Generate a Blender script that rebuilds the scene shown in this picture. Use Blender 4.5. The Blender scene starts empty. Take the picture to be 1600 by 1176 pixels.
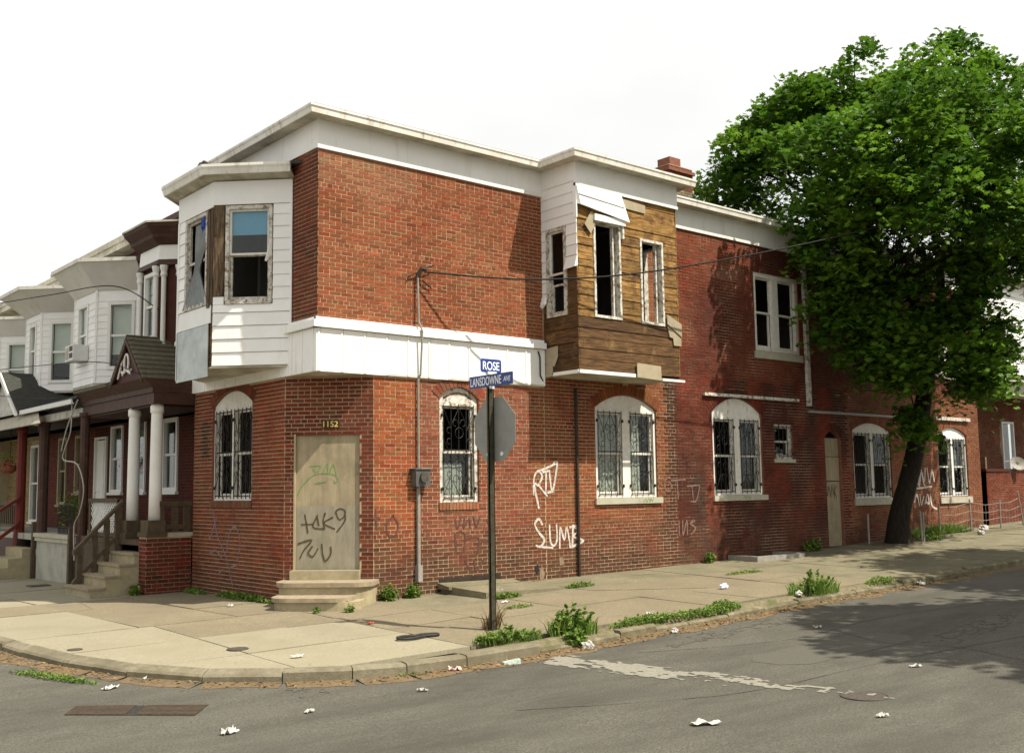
import bpy, bmesh, math, random
import numpy as np
from mathutils import Vector, Matrix, noise
random.seed(7)
rng = np.random.default_rng(11)
scene = bpy.context.scene
COL = scene.collection

# ------------------------------------------------------------------ camera
CAM = np.array([-8.279, -14.571, 1.667])
YAW, PITCH, ROLL, FPX = math.radians(49.8076), math.radians(6.0816), math.radians(-0.8044), 1638.03
_f = np.array([math.cos(YAW)*math.cos(PITCH), math.sin(YAW)*math.cos(PITCH), math.sin(PITCH)])
_r = np.array([math.sin(YAW), -math.cos(YAW), 0.0])
_u = np.cross(_r, _f)
_r2 = math.cos(ROLL)*_r + math.sin(ROLL)*_u
_u2 = -math.sin(ROLL)*_r + math.cos(ROLL)*_u
cam_d = bpy.data.cameras.new('camera')
cam = bpy.data.objects.new('camera', cam_d); COL.objects.link(cam)
cam_d.sensor_width = 36.0; cam_d.lens = 36.0*FPX/1600.0
cam_d.clip_start = 0.1; cam_d.clip_end = 2000
M = Matrix.Identity(4)
for i in range(3):
    M[i][0] = _r2[i]; M[i][1] = _u2[i]; M[i][2] = -_f[i]; M[i][3] = CAM[i]
cam.matrix_world = M
scene.camera = cam

# ------------------------------------------------------------------ light
SUN = Vector((0.43, -1.0, 1.62)).normalized()
sd = bpy.data.lights.new('sun', 'SUN'); sun = bpy.data.objects.new('sun', sd); COL.objects.link(sun)
sd.energy = 5.0; sd.angle = math.radians(0.55); sd.color = (1.0, 0.93, 0.80)
sun.rotation_euler = SUN.to_track_quat('Z', 'Y').to_euler()
world = bpy.data.worlds.new('World'); scene.world = world; world.use_nodes = True
wn = world.node_tree; wn.nodes.clear()
def wnode(t, **k):
    n = wn.nodes.new(t)
    for a, b in k.items(): setattr(n, a, b)
    return n
wo = wnode('ShaderNodeOutputWorld'); bg = wnode('ShaderNodeBackground'); bg.inputs['Strength'].default_value = 0.068
sky = wnode('ShaderNodeTexSky', sky_type='NISHITA', sun_disc=False)
sky.sun_elevation = math.asin(SUN.z); sky.sun_rotation = math.atan2(SUN.x, SUN.y)
sky.air_density = 1.0; sky.dust_density = 3.0
tc = wnode('ShaderNodeTexCoord'); mp = wnode('ShaderNodeMapping'); mp.inputs['Scale'].default_value = (1.5, 1.5, 4.0)
nz = wnode('ShaderNodeTexNoise'); nz.inputs['Scale'].default_value = 1.7; nz.inputs['Detail'].default_value = 7
rp = wnode('ShaderNodeValToRGB'); rp.color_ramp.elements[0].position = 0.30; rp.color_ramp.elements[0].color = (.89, .89, .89, 1)
rp.color_ramp.elements[1].position = 0.56; rp.color_ramp.elements[1].color = (1, 1, 1, 1)
mx = wnode('ShaderNodeMix', data_type='RGBA'); mx.inputs[7].default_value = (10.2, 10.2, 9.95, 1)
L = wn.links.new
L(tc.outputs['Generated'], mp.inputs['Vector']); L(mp.outputs[0], nz.inputs['Vector']); L(nz.outputs['Fac'], rp.inputs['Fac'])
L(rp.outputs['Color'], mx.inputs[0]); L(sky.outputs['Color'], mx.inputs[6]); L(mx.outputs[2], bg.inputs['Color']); L(bg.outputs[0], wo.inputs[0])
scene.view_settings.view_transform = 'Standard'; scene.view_settings.look = 'None'
scene.view_settings.gamma = 1.0; scene.view_settings.use_curve_mapping = False
scene.view_settings.exposure = 0.6
scene.cycles.max_bounces = 7; scene.cycles.transparent_max_bounces = 10

# ------------------------------------------------------------------ ground height
GX = [-400, -60, -6, 0, 5.6, 8.3, 10.3, 14, 21.7, 60, 400]
GZ = [-.6, -.3, -.2, -.13, 0, .03, .07, .14, .38, 1.5, 4]
def zs(x, y):
    return float(np.interp(x, GX, GZ)) - .02*min(max(0, -y), 6) - .009*min(max(0, y), 60)
def zr(x, y): return zs(x, y) - .12

# ------------------------------------------------------------------ materials
MATS = {}
def mat(name, c1, c2=None, scale=6.0, stretch=(1, 1, 1), rough=.85, bump=.15, bscale=60.0, spec=.25, rnd=0.0,
        c3=None, s3=1.2, t3=(.5, .7), metallic=0.0, space='pos', ramp=(.35, .65), s3stretch=(1, 1, 1)):
    sc_ = lambda c: tuple(x*.74 for x in c) if (c and max(c) < .6) else c
    c1, c2, c3 = sc_(c1), sc_(c2), (sc_(c3) if max(c1) < .6 else c3)
    m = bpy.data.materials.new(name); m.use_nodes = True
    nt = m.node_tree; N = nt.nodes; K = nt.links.new
    b = N['Principled BSDF']; b.inputs['Roughness'].default_value = rough; b.inputs['Metallic'].default_value = metallic
    b.inputs['Specular IOR Level'].default_value = spec
    if space == 'pos': g = N.new('ShaderNodeNewGeometry').outputs['Position']
    else: g = N.new('ShaderNodeTexCoord').outputs['Object']
    mpn = N.new('ShaderNodeMapping'); mpn.inputs['Scale'].default_value = stretch; K(g, mpn.inputs['Vector'])
    vec = mpn.outputs[0]
    if rnd:
        oi = N.new('ShaderNodeObjectInfo'); ad = N.new('ShaderNodeVectorMath'); ad.operation = 'ADD'
        sc = N.new('ShaderNodeMath'); sc.operation = 'MULTIPLY'; sc.inputs[1].default_value = 37.0
        K(oi.outputs['Random'], sc.inputs[0]); K(vec, ad.inputs[0]); K(sc.outputs[0], ad.inputs[1]); vec = ad.outputs[0]
    n1 = N.new('ShaderNodeTexNoise'); n1.inputs['Scale'].default_value = scale; n1.inputs['Detail'].default_value = 7; n1.inputs['Roughness'].default_value = .62
    K(vec, n1.inputs['Vector'])
    r = N.new('ShaderNodeValToRGB'); r.color_ramp.elements[0].position = ramp[0]; r.color_ramp.elements[1].position = ramp[1]
    r.color_ramp.elements[0].color = (*c1, 1); r.color_ramp.elements[1].color = (*(c2 or c1), 1)
    K(n1.outputs['Fac'], r.inputs['Fac']); out = r.outputs['Color']
    if c3:
        m3 = N.new('ShaderNodeMapping'); m3.inputs['Scale'].default_value = s3stretch; K(g, m3.inputs['Vector'])
        n3 = N.new('ShaderNodeTexNoise'); n3.inputs['Scale'].default_value = s3; n3.inputs['Detail'].default_value = 6; n3.inputs['Roughness'].default_value = .7
        K(m3.outputs[0], n3.inputs['Vector'])
        r3 = N.new('ShaderNodeValToRGB'); r3.color_ramp.elements[0].position = t3[0]; r3.color_ramp.elements[1].position = t3[1]
        K(n3.outputs['Fac'], r3.inputs['Fac'])
        x3 = N.new('ShaderNodeMix'); x3.data_type = 'RGBA'; K(r3.outputs['Color'], x3.inputs[0]); K(out, x3.inputs[6]); x3.inputs[7].default_value = (*c3, 1)
        out = x3.outputs[2]
    if rnd:
        hs = N.new('ShaderNodeHueSaturation'); mr = N.new('ShaderNodeMapRange')
        mr.inputs['To Min'].default_value = 1-rnd; mr.inputs['To Max'].default_value = 1+rnd
        K(oi.outputs['Random'], mr.inputs['Value']); K(mr.outputs[0], hs.inputs['Value']); K(out, hs.inputs['Color']); out = hs.outputs['Color']
    K(out, b.inputs['Base Color'])
    if bump:
        nb = N.new('ShaderNodeTexNoise'); nb.inputs['Scale'].default_value = bscale; nb.inputs['Detail'].default_value = 5
        K(vec, nb.inputs['Vector'])
        bp = N.new('ShaderNodeBump'); bp.inputs['Strength'].default_value = bump; bp.inputs['Distance'].default_value = .01
        K(nb.outputs['Fac'], bp.inputs['Height']); K(bp.outputs[0], b.inputs['Normal'])
    MATS[name] = m
    return m

def brick_mat():
    m = bpy.data.materials.new('brick'); m.use_nodes = True
    nt = m.node_tree; N = nt.nodes; K = nt.links.new; b = N['Principled BSDF']
    b.inputs['Roughness'].default_value = .88; b.inputs['Specular IOR Level'].default_value = .2
    at = N.new('ShaderNodeAttribute'); at.attribute_name = 'tint'
    g = N.new('ShaderNodeNewGeometry')
    n = N.new('ShaderNodeTexNoise'); n.inputs['Scale'].default_value = 45; n.inputs['Detail'].default_value = 5; K(g.outputs['Position'], n.inputs['Vector'])
    mr = N.new('ShaderNodeMapRange'); mr.inputs['From Min'].default_value = .3; mr.inputs['From Max'].default_value = .7
    mr.inputs['To Min'].default_value = .72; mr.inputs['To Max'].default_value = 1.25; K(n.outputs['Fac'], mr.inputs['Value'])
    mu = N.new('ShaderNodeMix'); mu.data_type = 'RGBA'; mu.blend_type = 'MULTIPLY'; mu.inputs[0].default_value = 1
    K(at.outputs['Color'], mu.inputs[6]); K(mr.outputs[0], mu.inputs[7])
    K(mu.outputs[2], b.inputs['Base Color'])
    n2 = N.new('ShaderNodeTexNoise'); n2.inputs['Scale'].default_value = 90; K(g.outputs['Position'], n2.inputs['Vector'])
    bp = N.new('ShaderNodeBump'); bp.inputs['Strength'].default_value = .35; bp.inputs['Distance'].default_value = .006
    K(n2.outputs['Fac'], bp.inputs['Height']); K(bp.outputs[0], b.inputs['Normal'])
    MATS['brick'] = m
brick_mat()

def glass_mat(name, tint, refl=1.0, rough=.03):
    m = bpy.data.materials.new(name); m.use_nodes = True
    nt = m.node_tree; N = nt.nodes; K = nt.links.new; N.remove(N['Principled BSDF'])
    o = N['Material Output']; t = N.new('ShaderNodeBsdfTransparent'); t.inputs[0].default_value = (*tint, 1)
    gl = N.new('ShaderNodeBsdfGlossy'); gl.inputs['Roughness'].default_value = rough; gl.inputs[0].default_value = (refl,)*3+(1,)
    ge = N.new('ShaderNodeNewGeometry'); dt = N.new('ShaderNodeVectorMath'); dt.operation = 'DOT_PRODUCT'; K(ge.outputs['Incoming'], dt.inputs[0]); K(ge.outputs['Normal'], dt.inputs[1])
    def mth(op, a, b=None):
        q = N.new('ShaderNodeMath'); q.operation = op
        for i, w in enumerate((a, b)):
            if w is None: continue
            if isinstance(w, (int, float)): q.inputs[i].default_value = w
            else: K(w, q.inputs[i])
        return q.outputs[0]
    fz = mth('ADD', mth('MULTIPLY', mth('POWER', mth('SUBTRACT', 1.0, mth('ABSOLUTE', dt.outputs['Value'])), 5.0), .94), .028)
    mxs = N.new('ShaderNodeMixShader'); K(fz, mxs.inputs[0]); K(t.outputs[0], mxs.inputs[1]); K(gl.outputs[0], mxs.inputs[2]); K(mxs.outputs[0], o.inputs[0])
    MATS[name] = m
glass_mat('glass', (.86, .89, .87))

def leaf_mat(name, c1, c2, trans):
    m = bpy.data.materials.new(name); m.use_nodes = True
    nt = m.node_tree; N = nt.nodes; K = nt.links.new; b = N['Principled BSDF']; o = N['Material Output']
    at = N.new('ShaderNodeAttribute'); at.attribute_name = 'tint'
    mu = N.new('ShaderNodeMix'); mu.data_type = 'RGBA'; K(at.outputs['Fac'], mu.inputs[0]); mu.inputs[6].default_value = (*c1, 1); mu.inputs[7].default_value = (*c2, 1)
    K(mu.outputs[2], b.inputs['Base Color']); b.inputs['Roughness'].default_value = .55; b.inputs['Specular IOR Level'].default_value = .3
    tr = N.new('ShaderNodeBsdfTranslucent'); K(mu.outputs[2], tr.inputs[0])
    ms = N.new('ShaderNodeMixShader'); ms.inputs[0].default_value = trans; K(b.outputs[0], ms.inputs[1]); K(tr.outputs[0], ms.inputs[2]); K(ms.outputs[0], o.inputs[0])
    MATS[name] = m
leaf_mat('maple_leaf', (.028, .082, .008), (.160, .300, .024), .44)
leaf_mat('weed_leaf', (.07, .13, .02), (.20, .30, .05), .35)
leaf_mat('dry_leaf', (.12, .075, .032), (.27, .185, .09), .1)

mat('mortar', (.52, .37, .22), (.59, .45, .285), scale=5, bump=.3, c3=(.40, .19, .12), s3=1.1, t3=(.54, .64))
mat('mortar_dark', (.15, .075, .05), (.50, .34, .23), scale=1.1, bump=.3, c3=(.12, .04, .03), s3=1.2, t3=(.44, .60), ramp=(.42, .62))  # dark red painted mortar, darkened further to put tree shade into its colour
mat('reveal', (.24, .09, .06), (.33, .14, .09), scale=12)
mat('siding', (.85, .84, .81), (.78, .765, .72), scale=3, stretch=(1, 1, 1), rough=.5, bump=.02, ramp=(.45, .8), c3=(.64, .60, .51), s3=1.8, t3=(.60, .84), s3stretch=(2.4, 2.4, .6), rnd=.04)
mat('eave_metal', (.80, .78, .72), (.68, .65, .56), scale=2.5, rough=.5, bump=.05, c3=(.36, .32, .22), s3=2.0, t3=(.52, .74), s3stretch=(4, 4, .5))
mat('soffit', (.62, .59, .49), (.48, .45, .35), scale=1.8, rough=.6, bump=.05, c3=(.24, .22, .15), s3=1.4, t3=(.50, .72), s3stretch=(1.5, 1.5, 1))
mat('panel_white', (.86, .85, .81), (.78, .77, .73), scale=2, rough=.45, bump=.02, ramp=(.4, .8), rnd=.02, c3=(.58, .54, .45), s3=1.3, t3=(.56, .82), s3stretch=(3, 3, .35))
mat('panel_grey', (.50, .56, .55), (.58, .63, .61), scale=2, rough=.6, bump=.03, c3=(.42, .45, .42), s3=3, t3=(.6, .8))
mat('white_paint', (.74, .72, .66), (.62, .59, .51), scale=9, rough=.6, bump=.2, c3=(.30, .23, .15), s3=5, t3=(.60, .68), s3stretch=(1.5, 1.5, .6))
mat('peeling_paint', (.70, .68, .61), (.52, .48, .40), scale=16, rough=.7, bump=.4, c3=(.22, .16, .10), s3=9, t3=(.53, .59))
mat('clean_white', (.78, .77, .73), (.72, .71, .66), scale=4, rough=.5, bump=.03)
mat('honey_plank', (.12, .05, .014), (.47, .27, .075), scale=3.0, stretch=(1.3, 1.3, 12), rough=.75, bump=.6, bscale=30, c3=(.10, .042, .014), s3=3.4, t3=(.50, .66), rnd=.3, ramp=(.32, .64))
mat('dark_plank', (.050, .024, .010), (.19, .10, .036), scale=3, stretch=(1.1, 1.1, 13), rough=.8, bump=.5, bscale=30, c3=(.38, .23, .09), s3=2.0, t3=(.56, .76), rnd=.2)
mat('rotten_wood', (.07, .045, .025), (.22, .15, .09), scale=5, stretch=(7, 7, .7), rough=.9, bump=.8, bscale=25, c3=(.035, .022, .014), s3=6, t3=(.52, .64), s3stretch=(3, 3, .4), rnd=.2)
mat('plywood', (.36, .295, .19), (.50, .41, .26), scale=2.2, stretch=(5, 5, .8), rough=.75, bump=.1, c3=(.30, .25, .16), s3=1.3, t3=(.48, .66))
mat('plywood_grey', (.30, .27, .20), (.41, .365, .265), scale=3, stretch=(4, 4, .9), rough=.75, bump=.1, c3=(.29, .26, .18), s3=2.0, t3=(.52, .7))
mat('step_stone', (.40, .34, .21), (.50, .43, .27), scale=7, rough=.85, bump=.25, c3=(.28, .23, .14), s3=2.2, t3=(.52, .74))
mat('tread_stone', (.33, .26, .17), (.44, .36, .25), scale=9, rough=.8, bump=.25, c3=(.25, .19, .13), s3=4, t3=(.55, .72))
mat('sill_stone', (.50, .47, .36), (.58, .55, .43), scale=6, rough=.8, bump=.2, c3=(.34, .31, .22), s3=4, t3=(.55, .75))
mat('iron', (.012, .011, .010), (.035, .026, .02), scale=15, rough=.6, bump=.1, spec=.35)
mat('asphalt', (.080, .075, .060), (.195, .184, .148), scale=48, rough=.92, bump=1.0, bscale=70, c3=(.072, .067, .054), s3=.9, t3=(.40, .74), ramp=(.34, .70), s3stretch=(.45, 1.3, 1))
mat('earth', (.14, .11, .07), (.20, .16, .10), scale=6, bump=.4)
mat('joint_dirt', (.13, .11, .065), (.19, .165, .10), scale=12, bump=.4)
mat('slab_pink', (.20, .165, .105), (.335, .28, .185), scale=30, rough=.95, bump=.7, bscale=60, c3=(.225, .19, .125), s3=1.3, t3=(.42, .66), rnd=.04)
mat('slab_grey', (.19, .168, .105), (.315, .28, .185), scale=30, rough=.95, bump=.7, bscale=60, c3=(.17, .155, .095), s3=1.3, t3=(.42, .66), rnd=.05)
mat('slab_light', (.30, .27, .185), (.395, .355, .25), scale=30, rough=.9, bump=.3, bscale=120, c3=(.31, .275, .185), s3=1.3, t3=(.44, .72), rnd=.04)
mat('kerb_stone', (.21, .185, .125), (.30, .265, .18), scale=14, rough=.9, bump=.5, c3=(.17, .145, .09), s3=2.2, t3=(.44, .66), rnd=.05)
mat('kerb_dirty', (.20, .17, .105), (.31, .27, .185), scale=9, rough=.95, bump=.7, bscale=40, c3=(.13, .115, .06), s3=3, t3=(.40, .62), rnd=.10)
mat('verge_soil', (.15, .125, .07), (.25, .215, .135), scale=16, rough=.95, bump=.7, c3=(.10, .12, .035), s3=5, t3=(.50, .62))
mat('gutter_dirt', (.15, .10, .05), (.24, .165, .085), scale=14, rough=.95, bump=.6, c3=(.12, .10, .07), s3=4, t3=(.5, .65))
mat('worn_paint', (.24, .225, .18), (.34, .32, .26), scale=30, rough=.8, bump=.1)
mat('cast_iron', (.06, .05, .04), (.11, .09, .07), scale=20, rough=.7, bump=.2, spec=.4)
mat('conduit', (.40, .38, .34), (.30, .28, .24), scale=12, rough=.5, bump=.1, c3=(.2, .15, .1), s3=5, t3=(.6, .7))
mat('dark_pipe', (.03, .024, .02), (.055, .042, .03), scale=10, rough=.7)
mat('meter_grey', (.10, .105, .10), (.16, .16, .15), scale=9, rough=.5)
mat('signpost', (.040, .037, .022), (.075, .066, .038), scale=14, rough=.7, bump=.15, c3=(.11, .06, .03), s3=9, t3=(.58, .66))
mat('sign_back', (.27, .27, .24), (.33, .33, .29), scale=6, rough=.45, bump=.05, spec=.4)
mat('sign_red', (.45, .03, .03), None, bump=0, rough=.4)
mat('sign_blue', (.022, .055, .26), (.03, .07, .31), scale=8, rough=.4, bump=0, spec=.4)
mat('letter_white', (.82, .82, .80), None, bump=0, rough=.5)
mat('brass', (.62, .45, .14), (.60, .42, .13), scale=20, rough=.5, bump=.1)
mat('dark_plate', (.05, .035, .02), None, bump=0)
mat('blue_blind', (.16, .40, .66), (.20, .45, .70), scale=3, rough=.8, bump=.05)
mat('grey_cloth', (.30, .32, .32), (.40, .42, .41), scale=5, rough=.95, bump=.1)
mat('blue_cloth', (.03, .09, .42), None, bump=.1)
mat('dim_curtain', (.40, .40, .37), (.30, .30, .27), scale=2, rough=.95, bump=.1)
mat('interior', (.20, .18, .15), (.26, .24, .20), scale=2, bump=.1)
mat('roof_tar', (.06, .055, .05), (.09, .085, .075), scale=5, bump=.2)
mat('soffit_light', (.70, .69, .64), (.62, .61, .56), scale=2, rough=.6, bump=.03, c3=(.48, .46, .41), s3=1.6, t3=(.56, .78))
mat('shingle', (.13, .115, .075), (.19, .17, .115), scale=14, bump=.4, rnd=.12)
mat('shingle_dark', (.035, .036, .030), (.06, .06, .05), scale=10, bump=.4, rnd=.1)
mat('brown_paint', (.070, .032, .022), (.10, .05, .035), scale=6, rough=.6, bump=.15, c3=(.13, .08, .055), s3=3, t3=(.58, .72))
mat('brown_wood', (.085, .06, .035), (.13, .095, .055), scale=4, stretch=(2, 2, 2), rough=.75, bump=.25)
mat('red_paint', (.066, .013, .007), (.092, .020, .010), scale=5, rough=.6, bump=.12)
mat('bright_red_paint', (.15, .022, .013), (.20, .03, .018), scale=5, rough=.55, bump=.1)
mat('tan_frame', (.45, .36, .22), (.52, .43, .28), scale=6, rough=.7)
mat('cardboard_tan', (.42, .35, .23), (.50, .43, .30), scale=5, rough=.9, bump=.1, rnd=.08)
mat('awning_tan', (.42, .38, .28), (.52, .47, .36), scale=4, rough=.6, bump=.05)
mat('aluminium', (.62, .63, .60), (.70, .70, .66), scale=8, rough=.45, bump=.05)
mat('gable_grey', (.50, .49, .44), (.60, .58, .52), scale=4, bump=.1)
mat('concrete_grey', (.42, .42, .35), (.52, .51, .43), scale=5, rough=.85, bump=.25, c3=(.31, .30, .24), s3=2.4, t3=(.5, .75))
mat('bark', (.014, .011, .008), (.038, .030, .020), scale=7, stretch=(3, 3, .6), rough=.95, bump=1.0, bscale=22)
mat('paper_white', (.60, .59, .54), (.40, .38, .33), scale=20, rough=.8, bump=.3, bscale=30)
mat('paper_grey', (.48, .47, .44), (.58, .57, .53), scale=20, rough=.8, bump=.3)
mat('paper_red', (.45, .05, .05), (.60, .12, .10), scale=20, rough=.7, bump=.2)
mat('paper_pink', (.72, .45, .42), (.80, .62, .58), scale=12, rough=.7, bump=.2)
mat('bag_blue', (.60, .60, .78), (.80, .80, .86), scale=18, rough=.5, bump=.5, bscale=30)
mat('carton', (.62, .60, .55), (.20, .42, .34), scale=18, rough=.6, bump=.1)
mat('rubber', (.022, .021, .02), (.05, .048, .043), scale=30, rough=.6, bump=.1)
mat('rust', (.085, .062, .042), (.13, .095, .065), scale=30, rough=.8)
mat('spray_white', (.72, .68, .62), (.50, .42, .36), scale=25, rough=.8, bump=.1, ramp=(.3, .62))
mat('spray_faint', (.30, .20, .165), (.18, .085, .065), scale=18, rough=.85, bump=.1)
mat('spray_violet', (.34, .24, .27), (.28, .15, .14), scale=18, rough=.85, bump=.1)
mat('spray_black', (.07, .055, .03), (.13, .11, .06), scale=30, rough=.8, bump=.1)
mat('spray_dark', (.10, .045, .035), (.16, .07, .055), scale=18, rough=.85, bump=.1)
mat('spray_green', (.12, .34, .06), (.26, .42, .13), scale=30, rough=.8, bump=.1)
mat('cable_black', (.025, .024, .022), None, bump=0)
mat('cable_white', (.55, .52, .46), None, bump=0)
mat('flower_red', (.55, .03, .03), (.65, .08, .05), scale=30, bump=.3)
mat('stain_light', (.36, .27, .17), (.24, .16, .10), scale=20, bump=.2)

# ------------------------------------------------------------------ builders
class Frame:
    def __init__(s, O, u, n, z=(0, 0, 1)):
        s.O = np.array(O, float); s.u = np.array(u, float); s.u /= np.linalg.norm(s.u)
        s.n = np.array(n, float); s.n /= np.linalg.norm(s.n); s.z = np.array(z, float)
        s.det = float(np.dot(np.cross(s.u, s.z), s.n))
    def P(s, u, z, d=0): return s.O + s.u*u + s.z*z + s.n*d

class MB:
    def __init__(s): s.v = []; s.f = []; s.c = []
    def add(s, vs, fs, tint=None):
        k = len(s.v); s.v.extend([tuple(map(float, p)) for p in vs]); s.f.extend([[i+k for i in q] for q in fs])
        if tint is not None: s.c.extend([tint]*len(fs))
        return s
    BF = [(0, 3, 2, 1), (4, 5, 6, 7), (0, 1, 5, 4), (1, 2, 6, 5), (2, 3, 7, 6), (3, 0, 4, 7)]
    def box(s, x0, x1, y0, y1, z0, z1, tint=None):
        vs = [(x0, y0, z0), (x1, y0, z0), (x1, y1, z0), (x0, y1, z0), (x0, y0, z1), (x1, y0, z1), (x1, y1, z1), (x0, y1, z1)]
        return s.add(vs, s.BF, tint)
    def fbox(s, fr, u0, u1, z0, z1, d0, d1, tint=None):
        vs = [fr.P(u0, z0, d0), fr.P(u1, z0, d0), fr.P(u1, z1, d0), fr.P(u0, z1, d0), fr.P(u0, z0, d1), fr.P(u1, z0, d1), fr.P(u1, z1, d1), fr.P(u0, z1, d1)]
        return s.add(vs, s.BF, tint)
    def hexa(s, a, b, tint=None):
        return s.add(list(a)+list(b), s.BF, tint)
    def prism(s, fr, pts, d0, d1):
        n = len(pts); vs = [fr.P(u, z, d0) for u, z in pts]+[fr.P(u, z, d1) for u, z in pts]
        fs = [list(range(n))[::-1], list(range(n, 2*n))]+[[i, (i+1) % n, n+(i+1) % n, n+i] for i in range(n)]
        return s.add(vs, fs)
    def plan(s, pts, z0, z1):
        n = len(pts); vs = [(x, y, z0) for x, y in pts]+[(x, y, z1) for x, y in pts]
        fs = [list(range(n))[::-1], list(range(n, 2*n))]+[[i, (i+1) % n, n+(i+1) % n, n+i] for i in range(n)]
        return s.add(vs, fs)
    def tube(s, pts, r, n=6, cap=True):
        pts = [np.array(p, float) for p in pts]; rr = r if hasattr(r, '__len__') else [r]*len(pts)
        base = len(s.v); prev = None
        for i, p in enumerate(pts):
            t = pts[min(i+1, len(pts)-1)]-pts[max(i-1, 0)]; t = t/(np.linalg.norm(t)+1e-9)
            if prev is None:
                a = np.array([0, 0, 1.0]) if abs(t[2]) < .9 else np.array([1.0, 0, 0]); x = np.cross(t, a)
            else: x = prev-t*np.dot(prev, t)
            x /= np.linalg.norm(x)+1e-9; y = np.cross(t, x); prev = x
            for k in range(n):
                a = 2*math.pi*k/n; q = p+(x*math.cos(a)+y*math.sin(a))*rr[i]; s.v.append(tuple(q))
        for i in range(len(pts)-1):
            for k in range(n):
                s.f.append([base+i*n+k, base+i*n+(k+1) % n, base+(i+1)*n+(k+1) % n, base+(i+1)*n+k])
        if cap:
            s.f.append([base+k for k in range(n)][::-1]); s.f.append([base+(len(pts)-1)*n+k for k in range(n)])
        return s
    def lathe(s, c, prof, n=16):
        base = len(s.v)
        for r, z in prof:
            for k in range(n):
                a = 2*math.pi*k/n; s.v.append((c[0]+r*math.cos(a), c[1]+r*math.sin(a), c[2]+z))
        for i in range(len(prof)-1):
            for k in range(n): s.f.append([base+i*n+k, base+i*n+(k+1) % n, base+(i+1)*n+(k+1) % n, base+(i+1)*n+k])
        s.f.append([base+k for k in range(n)][::-1]); s.f.append([base+(len(prof)-1)*n+k for k in range(n)])
        return s
    def sweep(s, path, prof, closed=False):
        # profile (out, z) swept along a plan path of (point, outward mitre) pairs
        n = len(prof); base = len(s.v)
        for (p, o) in path:
            for a, z in prof: s.v.append((p[0]+o[0]*a, p[1]+o[1]*a, z))
        for i in range(len(path)-1):
            for k in range(n): s.f.append([base+i*n+k, base+i*n+(k+1) % n, base+(i+1)*n+(k+1) % n, base+(i+1)*n+k])
        s.f.append([base+k for k in range(n)][::-1]); s.f.append([base+(len(path)-1)*n+k for k in range(n)])
        return s
    def build(s, name, m, parent=None, smooth=False, **props):
        me = bpy.data.meshes.new(name)
        L0 = np.zeros(3)
        q = parent
        while q is not None: L0 += np.array(q.location); q = q.parent
        v = [(a-L0[0], b-L0[1], c-L0[2]) for a, b, c in s.v] if parent is not None else s.v
        loc = None
        if parent is None and s.v:
            A = np.array(s.v); loc = np.array([(A[:, 0].min()+A[:, 0].max())/2, (A[:, 1].min()+A[:, 1].max())/2, A[:, 2].min()])
            v = (A-loc).tolist()
        me.from_pydata(v, [], s.f)
        if s.c:
            at = me.attributes.new('tint', 'FLOAT_COLOR', 'FACE')
            at.data.foreach_set('color', np.array([(*c, 1) if len(c) == 3 else c for c in s.c], np.float32).ravel())
        me.materials.append(MATS[m] if isinstance(m, str) else m)
        if smooth: me.polygons.foreach_set('use_smooth', [True]*len(me.polygons))
        me.update()
        o = bpy.data.objects.new(name, me); COL.objects.link(o)
        if loc is not None: o.location = loc
        if parent is not None: o.parent = parent
        for k, w in props.items(): o[k] = w
        return o

def thing(name, loc, label, cat, group=None):
    o = bpy.data.objects.new(name, None); COL.objects.link(o); o.location = loc
    o.empty_display_size = .2; o['label'] = label; o['category'] = cat
    if group: o['group'] = group
    return o
def tag(o, label, cat, group=None):
    o['label'] = label; o['category'] = cat
    if group: o['group'] = group
    return o

def arch_z(u, u0, u1, zsp, rise):
    c = (u0+u1)/2; h = (u1-u0)/2; t = max(0, 1-((u-c)/h)**2); return zsp+rise*t
def wall_sheet(mb, fr, u0, u1, zb, zt, ops, depth=.14):
    """sheet with openings (u0,u1,z0,zspring,rise) and their reveals"""
    br = {u0, u1}
    for o in ops:
        br |= {o[0], o[1]}
        if o[4] > 0: br |= {o[0]+(o[1]-o[0])*k/10 for k in range(1, 10)}
    br = sorted(b for b in br if u0-1e-6 <= b <= u1+1e-6)
    for a, b in zip(br[:-1], br[1:]):
        if b-a < 1e-5: continue
        m = (a+b)/2; act = sorted([o for o in ops if o[0] < m < o[1]], key=lambda o: o[2])
        za = zb(a) if callable(zb) else zb; zbb = zb(b) if callable(zb) else zb
        for o in act:
            mb.add([fr.P(a, za), fr.P(b, zbb), fr.P(b, o[2]), fr.P(a, o[2])], [(0, 1, 2, 3)])
            za, zbb = arch_z(a, o[0], o[1], o[3], o[4]), arch_z(b, o[0], o[1], o[3], o[4])
        mb.add([fr.P(a, za), fr.P(b, zbb), fr.P(b, zt), fr.P(a, zt)], [(0, 1, 2, 3)])
def reveals(mb, fr, ops, depth=.14):
    for (a, b, z0, zsp, rise) in ops:
        pts = [(a, z0), (b, z0), (b, zsp)]
        if rise > 0: pts += [(b-(b-a)*k/10, arch_z(b-(b-a)*k/10, a, b, zsp, rise)) for k in range(1, 10)]
        pts += [(a, zsp)]
        for i in range(len(pts)):
            p, q = pts[i], pts[(i+1) % len(pts)]
            mb.add([fr.P(*p, .004), fr.P(*q, .004), fr.P(*q, -depth), fr.P(*p, -depth)], [(0, 1, 2, 3)])

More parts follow.
